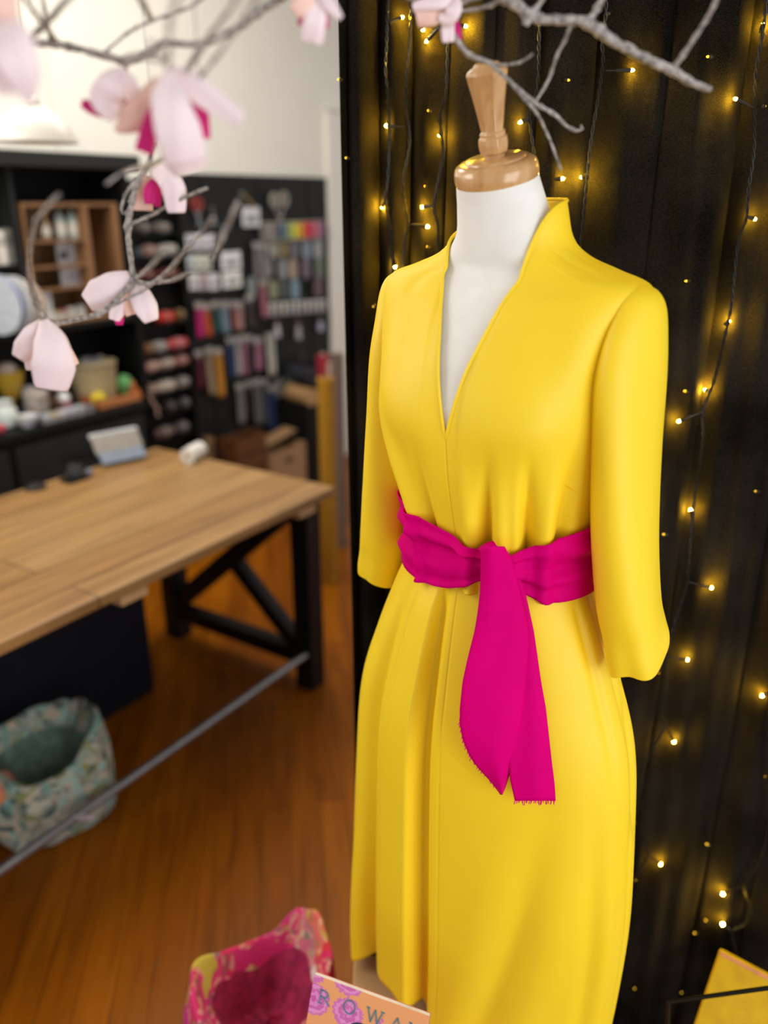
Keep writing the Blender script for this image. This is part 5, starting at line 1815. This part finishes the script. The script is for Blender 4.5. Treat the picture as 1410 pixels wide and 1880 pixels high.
YR = .88
branch('thick silver grey branch crossing the upper right over the curtain',
       [(700, -70, YR, 11), (880, -40, YR, 11), (925, -8, YR, 11), (950, 8, YR, 11), (973, 28, YR, 11), (1000, 35, YR, 9), (1034, 36, YR, 9), (1078, 42, YR, 10), (1124, 74, YR, 9), (1186, 107, YR, 8.5), (1233, 129, YR, 8.5), (1275, 154, YR, 7), (1302, 163, YR, 5)],
       [[(964, 46, YR, 7), (972, 30, YR, 7), (985, 15, YR, 5), (1003, -12, YR + .02, 4)],
        [(1078, 42, YR, 6.5), (1092, 22, YR, 6), (1110, -8, YR, 5.5), (1122, -40, YR, 5)],
        [(1049, 42, YR, 3.4), (1038, 72, YR + .01, 3.2), (1022, 104, YR + .02, 3), (1008, 145, YR + .02, 2.6), (984, 186, YR + .02, 2.2)],
        [(1234, 128, YR, 5), (1256, 98, YR - .01, 4.6), (1280, 62, YR - .02, 4.4), (1305, 22, YR - .03, 4.2), (1322, -20, YR - .04, 4)],
        [(925, -6, YR, 6), (905, 8, YR + .01, 4), (872, 17, YR + .02, 3.4), (836, 22, YR + .02, 2.6)],
        [(905, -20, YR, 6), (860, 0, YR + .02, 5), (815, 9, YR + .03, 5), (780, 8, YR + .03, 4.5), (745, -6, YR + .03, 4)]],
       (880, -40, YR))
YT = .90
branch('thin forked twig crossing in front of the wooden handle',
       [(812, 20, YT, 5), (828, 55, YT, 5), (845, 82, YT, 5.5), (866, 103, YT, 5), (900, 117, YT, 4.2), (934, 148, YT, 3.8), (978, 186, YT, 4), (1018, 210, YT + .01, 3.6), (1040, 231, YT + .01, 3), (1058, 240, YT + .01, 3), (1070, 236, YT + .01, 2.4), (1066, 230, YT + .01, 1.5)],
       [[(896, 114, YT, 3.6), (915, 119, YT, 3), (937, 118, YT - .01, 2.7), (960, 112, YT - .01, 2.6), (978, 99, YT - .02, 1.6)],
        [(944, 157, YT, 3.6), (958, 176, YT, 3.2), (984, 206, YT, 2.8), (1000, 236, YT + .01, 2.5), (1014, 268, YT + .01, 2.3), (1030, 312, YT + .01, 1.8)]],
       (812, 20, YT))
YA = .80
branch('large grey branch hanging across the upper left before the white wall',
       [(-60, 40, YA, 9), (-10, 48, YA, 8), (10, 60, YA, 7), (50, 76, YA, 6.5), (95, 80, YA, 7.5), (130, 86, YA, 6.5), (164, 95, YA, 6.5), (200, 104, YA, 7), (232, 113, YA, 8), (258, 104, YA, 8), (284, 92, YA, 7.5), (300, 78, YA, 7), (318, 79, YA, 6), (357, 82, YA, 6), (390, 74, YA, 7), (412, 64, YA, 7.5), (450, 42, YA, 7.5), (477, 20, YA, 8), (515, -6, YA, 9), (560, -50, YA, 9)],
       [[(102, 76, YA, 6), (88, 55, YA - .04, 5), (66, 25, YA - .08, 4.5), (38, -12, YA - .12, 4)],
        [(50, 76, YA, 4), (74, 52, YA - .05, 6), (98, 28, YA - .09, 6), (132, -12, YA - .13, 6)],
        [(97, 78, YA, 5), (90, 60, YA - .01, 5), (84, 30, YA - .02, 4), (77, -10, YA - .03, 4)],
        [(193, 96, YA, 2.6), (205, 85, YA, 2.6), (240, 57, YA, 2.6), (284, 36, YA, 3), (320, 24, YA, 3.2), (350, 12, YA, 3), (380, -10, YA, 3)],
        [(342, 130, YA - .10, 4.5), (360, 102, YA - .12, 6), (378, 74, YA - .14, 6), (406, 38, YA - .16, 4.0), (440, -10, YA - .18, 4.3)],
        [(367, 142, YA - .14, 3.4), (400, 102, YA - .15, 4), (425, 68, YA - .16, 2.7), (450, 34, YA - .17, 5), (476, -10, YA - .18, 3.1)],
        [(308, 122, YA - .22, 5.0), (312, 78, YA - .24, 5.6), (312, 40, YA - .25, 5.6), (328, -10, YA - .26, 5.0)],
        [(278, 36, YA, 4), (268, 18, YA - .05, 5), (252, -14, YA - .10, 6)],
        [(232, 113, YA, 5), (230, 150, YA + .03, 4), (226, 195, YA + .05, 3.4)],
        [(228, 104, YA - .08, 3), (252, 102, YA - .14, 5), (300, 112, YA - .18, 3.7), (278, 78, YA - .2, 5)]],
       (60, 30, YA))
YD = .90
branch('silvery hanging twig with bent side shoots in front of the shelves on the left',
       [(284, 262, YD, 4), (277, 284, YD, 4), (271, 306, YD, 5), (259, 326, YD, 5), (248, 352, YD, 5.5), (241, 378, YD, 5), (237, 400, YD, 5.5), (235, 414, YD, 6.5), (236, 440, YD, 4.8), (240, 470, YD, 4.8), (243, 497, YD, 5), (247, 513, YD, 6.5), (228, 536, YD - .01, 5), (206, 557, YD - .02, 5.5), (190, 572, YD - .02, 6), (170, 580, YD - .02, 5), (145, 586, YD - .02, 4.5), (115, 592, YD - .02, 5), (96, 594, YD - .02, 6), (82, 584, YD - .02, 6), (71, 566, YD - .03, 5.5), (58, 522, YD - .10, 6.5), (54, 474, YD - .16, 3.2), (64, 414, YD - .22, 4.0), (84, 384, YD - .25, 4.0), (108, 358, YD - .27, 3.6)],
       [[(266, 312, YD, 4), (245, 336, YD - .01, 3), (230, 358, YD - .01, 2.6), (223, 382, YD - .01, 2.6), (226, 394, YD - .01, 2.6), (233, 388, YD - .01, 2.4)],
        [(264, 318, YD, 3), (250, 342, YD, 2.6), (237, 372, YD, 2.2)],
        [(238, 412, YD, 4), (258, 404, YD, 3.6), (280, 394, YD, 3.4), (310, 377, YD - .01, 3.4), (340, 362, YD - .02, 3.4), (381, 345, YD - .03, 2.8)],
        [(249, 516, YD, 4.4), (268, 521, YD, 4.2), (288, 519, YD, 4), (312, 516, YD - .01, 3.4)],
        [(312, 516, YD - .01, 3.4), (328, 510, YD - .08, 4), (347, 500, YD - .16, 2.0)],
        [(207, 563, YD - .02, 2), (232, 549, YD - .02, 2.4), (262, 534, YD - .02, 3), (286, 516, YD - .03, 4), (306, 502, YD - .05, 5), (330, 472, YD - .13, 3.7), (355, 443, YD - .18, 2.8), (392, 400, YD - .24, 3.2)],
        [(250, 512, YD, 3), (270, 496, YD - .12, 3.7), (290, 474, YD - .2, 3.6), (302, 462, YD - .23, 3.6)],
        [(390, 474, YD - .22, 4.0), (412, 426, YD - .24, 4.4), (438, 370, YD - .26, 4.0)],
        [(195, 338, YD - .24, 2.4), (220, 320, YD - .23, 2.4), (245, 310, YD - .21, 3.7), (278, 303, YD - .15, 5), (300, 290, YD - .08, 4)]],
       (284, 262, YD))


# ------------------------------------------------------------------ fabric flowers
def petal_mesh(path, widths, cup=.35, curl=0.0):
    """path: (px, py, Y); widths in px; cup lifts the middle towards the viewer"""
    ctr = resample([P(*q) for q in path], .0028)
    cum = [0]
    for a_, b_ in zip(ctr, ctr[1:]):
        cum.append(cum[-1] + (b_ - a_).length)
    ks = np.linspace(0, cum[-1], len(widths))
    s0 = scale_at(*path[len(path) // 2])
    rows = []
    N = 12
    for i, q in enumerate(ctr):
        t = (ctr[min(i + 1, len(ctr) - 1)] - ctr[max(i - 1, 0)]).normalized()
        view = (q - Vector((0, 0, CAM_H))).normalized()
        sd = t.cross(view)
        sd = sd.normalized() if sd.length > 1e-4 else Vector((1, 0, 0))
        w = float(np.interp(cum[i], ks, widths)) * s0 / 2
        e = 1 - max(0, (i / (len(ctr) - 1) - .90) / .10) ** 2 * .12
        row = []
        for k in range(N + 1):
            s_ = -1 + 2 * k / N
            row.append(q + sd * (w * e * s_) + view * (w * cup * .8 * (s_ * s_ - .4) + .0006 * math.sin(s_ * 5 + i * .25) + curl * w * s_))
        rows.append(row)
    return MB().grid(rows)


def flower(label, parts):
    first = petal_mesh(*parts[0][1:])
    b = first.v[0]
    t = thing('fabric_flower', label, 'flower', b, WORLD, 'cloth magnolia flowers on the branches')
    for kind, *a_ in parts:
        nm, mt = {'p': ('petal', M['petal']), 'o': ('petal', M['petal_peach']), 's': ('stamen', M['stamen'])}[kind]
        obj(nm, petal_mesh(*a_), mt, t, solid=.0009, sharp=80)
    return t


Y_ = .70
flower('largest pale pink cloth flower with a long petal reaching right, over the white wall',
       [('o', [(296, 150, Y_ + .03), (268, 190, Y_ + .03), (240, 222, Y_ + .03), (214, 240, Y_ + .035)], [26, 44, 50, 12], .3),
        ('s', [(288, 190, Y_ + .02), (275, 235, Y_ + .02), (264, 280, Y_ + .02)], [18, 30, 32], .3),
        ('s', [(352, 178, Y_ + .02), (368, 205, Y_ + .02), (378, 255, Y_ + .02)], [16, 26, 16], .3),
        ('p', [(316, 124, Y_ + .01), (352, 156, Y_), (398, 190, Y_ - .005), (444, 220, Y_ - .01)], [10, 50, 42, 32], .25),
        ('p', [(312, 124, Y_), (312, 185, Y_ - .02), (328, 245, Y_ - .02), (344, 300, Y_ - .01)], [8, 62, 84, 82], .3),
        ('p', [(338, 285, Y_ + .005), (346, 300, Y_ + .01), (352, 315, Y_ + .015)], [74, 72, 62], .2)])
Y_ = .74
flower('smaller pale pink cloth flower behind and left of the largest one',
       [('s', [(208, 205, Y_), (185, 203, Y_), (165, 196, Y_), (150, 188, Y_)], [20, 24, 22, 14], .3),
        ('s', [(228, 190, Y_ + .01), (248, 200, Y_ + .01)], [16, 16], .2),
        ('p', [(216, 124, Y_), (206, 155, Y_ - .015), (196, 185, Y_ - .012), (218, 214, Y_ - .005)], [4, 46, 62, 34], .3),
        ('p', [(220, 126, Y_ + .005), (236, 155, Y_ - .002), (254, 190, Y_)], [14, 32, 20], .3)])
Y_ = .90
flower('small cloth flower with a magenta arch, hanging at the top of the silvery twig',
       [('o', [(268, 322, Y_ + .01), (262, 350, Y_ + .01), (262, 386, Y_ + .01)], [16, 34, 36], .3),
        ('s', [(284, 332, Y_), (276, 350, Y_ - .005), (276, 374, Y_ - .005)], [12, 24, 20], .3),
        ('s', [(284, 332, Y_), (290, 350, Y_ - .002), (289, 380, Y_)], [12, 12, 10], .3),
        ('p', [(276, 318, Y_), (300, 322, Y_ - .02), (318, 345, Y_ - .02), (324, 391, Y_ - .015)], [16, 36, 44, 34], .35)])
Y_ = .89
flower('pale pink cloth flower spread on the fork of the silvery twig',
       [('s', [(214, 572, Y_ + .01), (218, 584, Y_ + .01), (219, 597, Y_ + .01)], [16, 18, 12], .3),
        ('o', [(232, 530, Y_ + .01), (236, 560, Y_ + .01), (242, 578, Y_ + .012)], [20, 34, 20], .3),
        ('p', [(240, 508, Y_ + .012), (216, 520, Y_ + .005), (190, 538, Y_), (160, 556, Y_ + .005)], [22, 50, 60, 34], .3),
        ('p', [(232, 512, Y_ + .015), (222, 545, Y_ + .008), (210, 588, Y_ + .008)], [18, 38, 20], .3),
        ('p', [(246, 520, Y_ + .015), (258, 545, Y_ + .004), (270, 570, Y_), (278, 590, Y_ + .003)], [18, 40, 44, 28], .3)])
Y_ = .87
flower('pale pink bell shaped cloth flower hanging lowest, in front of the black counter',
       [('o', [(98, 625, Y_ + .02), (120, 650, Y_ + .02), (138, 672, Y_ + .02)], [24, 30, 18], .3),
        ('p', [(66, 612, Y_ + .01), (58, 640, Y_ + .01), (56, 680, Y_ + .012)], [16, 26, 16], .3),
        ('p', [(78, 590, Y_), (62, 612, Y_ - .01), (46, 640, Y_ - .01), (34, 658, Y_ - .005)], [12, 36, 42, 26], .3),
        ('p', [(80, 588, Y_ - .005), (92, 622, Y_ - .022), (98, 665, Y_ - .028), (94, 716, Y_ - .02)], [16, 58, 78, 58], .32)])
Y_ = .56
flower('big blurred pink cloth flower cut off by the upper left corner',
       [('o', [(8, -40, Y_ + .02), (10, 0, Y_ + .01), (6, 60, Y_ + .01)], [40, 44, 30], .3),
        ('p', [(-10, 50, Y_), (14, 80, Y_ - .01), (38, 130, Y_ - .01), (54, 192, Y_)], [40, 96, 70, 16], .3),
        ('p', [(-20, 60, Y_ + .01), (-4, 110, Y_), (24, 172, Y_)], [40, 70, 50], .3)])
Y_ = .78
flower('small pink cloth flower at the top beside the curtain edge',
       [('s', [(592, 16, Y_ + .01), (596, 34, Y_ + .01), (598, 52, Y_ + .01)], [12, 14, 10], .3),
        ('s', [(562, 20, Y_ + .01), (554, 34, Y_ + .01), (551, 46, Y_ + .01)], [12, 12, 8], .3),
        ('o', [(578, -14, Y_), (560, 4, Y_ - .01), (540, 24, Y_ - .01)], [20, 36, 26], .3),
        ('p', [(582, -8, Y_), (578, 35, Y_ - .01), (572, 77, Y_ - .005)], [18, 42, 42], .35),
        ('p', [(584, -10, Y_ - .005), (604, 8, Y_ - .01), (626, 34, Y_ - .01)], [16, 24, 10], .3)])
Y_ = .90
flower('pink cloth flower with a rolled petal tied to the branch above the wooden handle',
       [('s', [(828, 30, Y_ + .005), (834, 48, Y_), (838, 76, Y_)], [14, 20, 20], .3),
        ('s', [(818, 32, Y_ + .01), (812, 42, Y_ + .01)], [14, 10], .3),
        ('p', [(824, 34, Y_ + .002), (822, 55, Y_ - .005), (823, 78, Y_ - .004)], [20, 24, 22], .3),
        ('o', [(818, 8, Y_), (795, 20, Y_ - .006), (764, 30, Y_ - .004)], [34, 48, 38], .35),
        ('p', [(838, 0, Y_ - .005), (812, 4, Y_ - .012), (782, 8, Y_ - .01), (758, 14, Y_ - .006)], [16, 22, 22, 14], .3),
        ('p', [(822, -8, Y_), (834, 14, Y_ - .016), (822, 36, Y_ - .012), (806, 30, Y_ - .008)], [20, 30, 26, 14], .5)])
m = MB().tube(resample([P(x_, y_, .888) for x_, y_ in ((796, 62), (800, 70), (818, 66), (840, 58), (846, 64), (838, 74))], .003), .0009, 5)
# threads from which two of the flowers hang
for lb, px, py, Y_ in (('fine grey thread holding the blurred corner flower', 38, 60, .60), ('fine grey thread above the largest cloth flower', 366, 140, .74)):
    q = P(px, py, Y_)
    tag(obj('thread', MB().tube([q, Vector((q.x, q.y, 3.2))], .0006, 5), cm((150, 148, 144))), lb, 'thread')
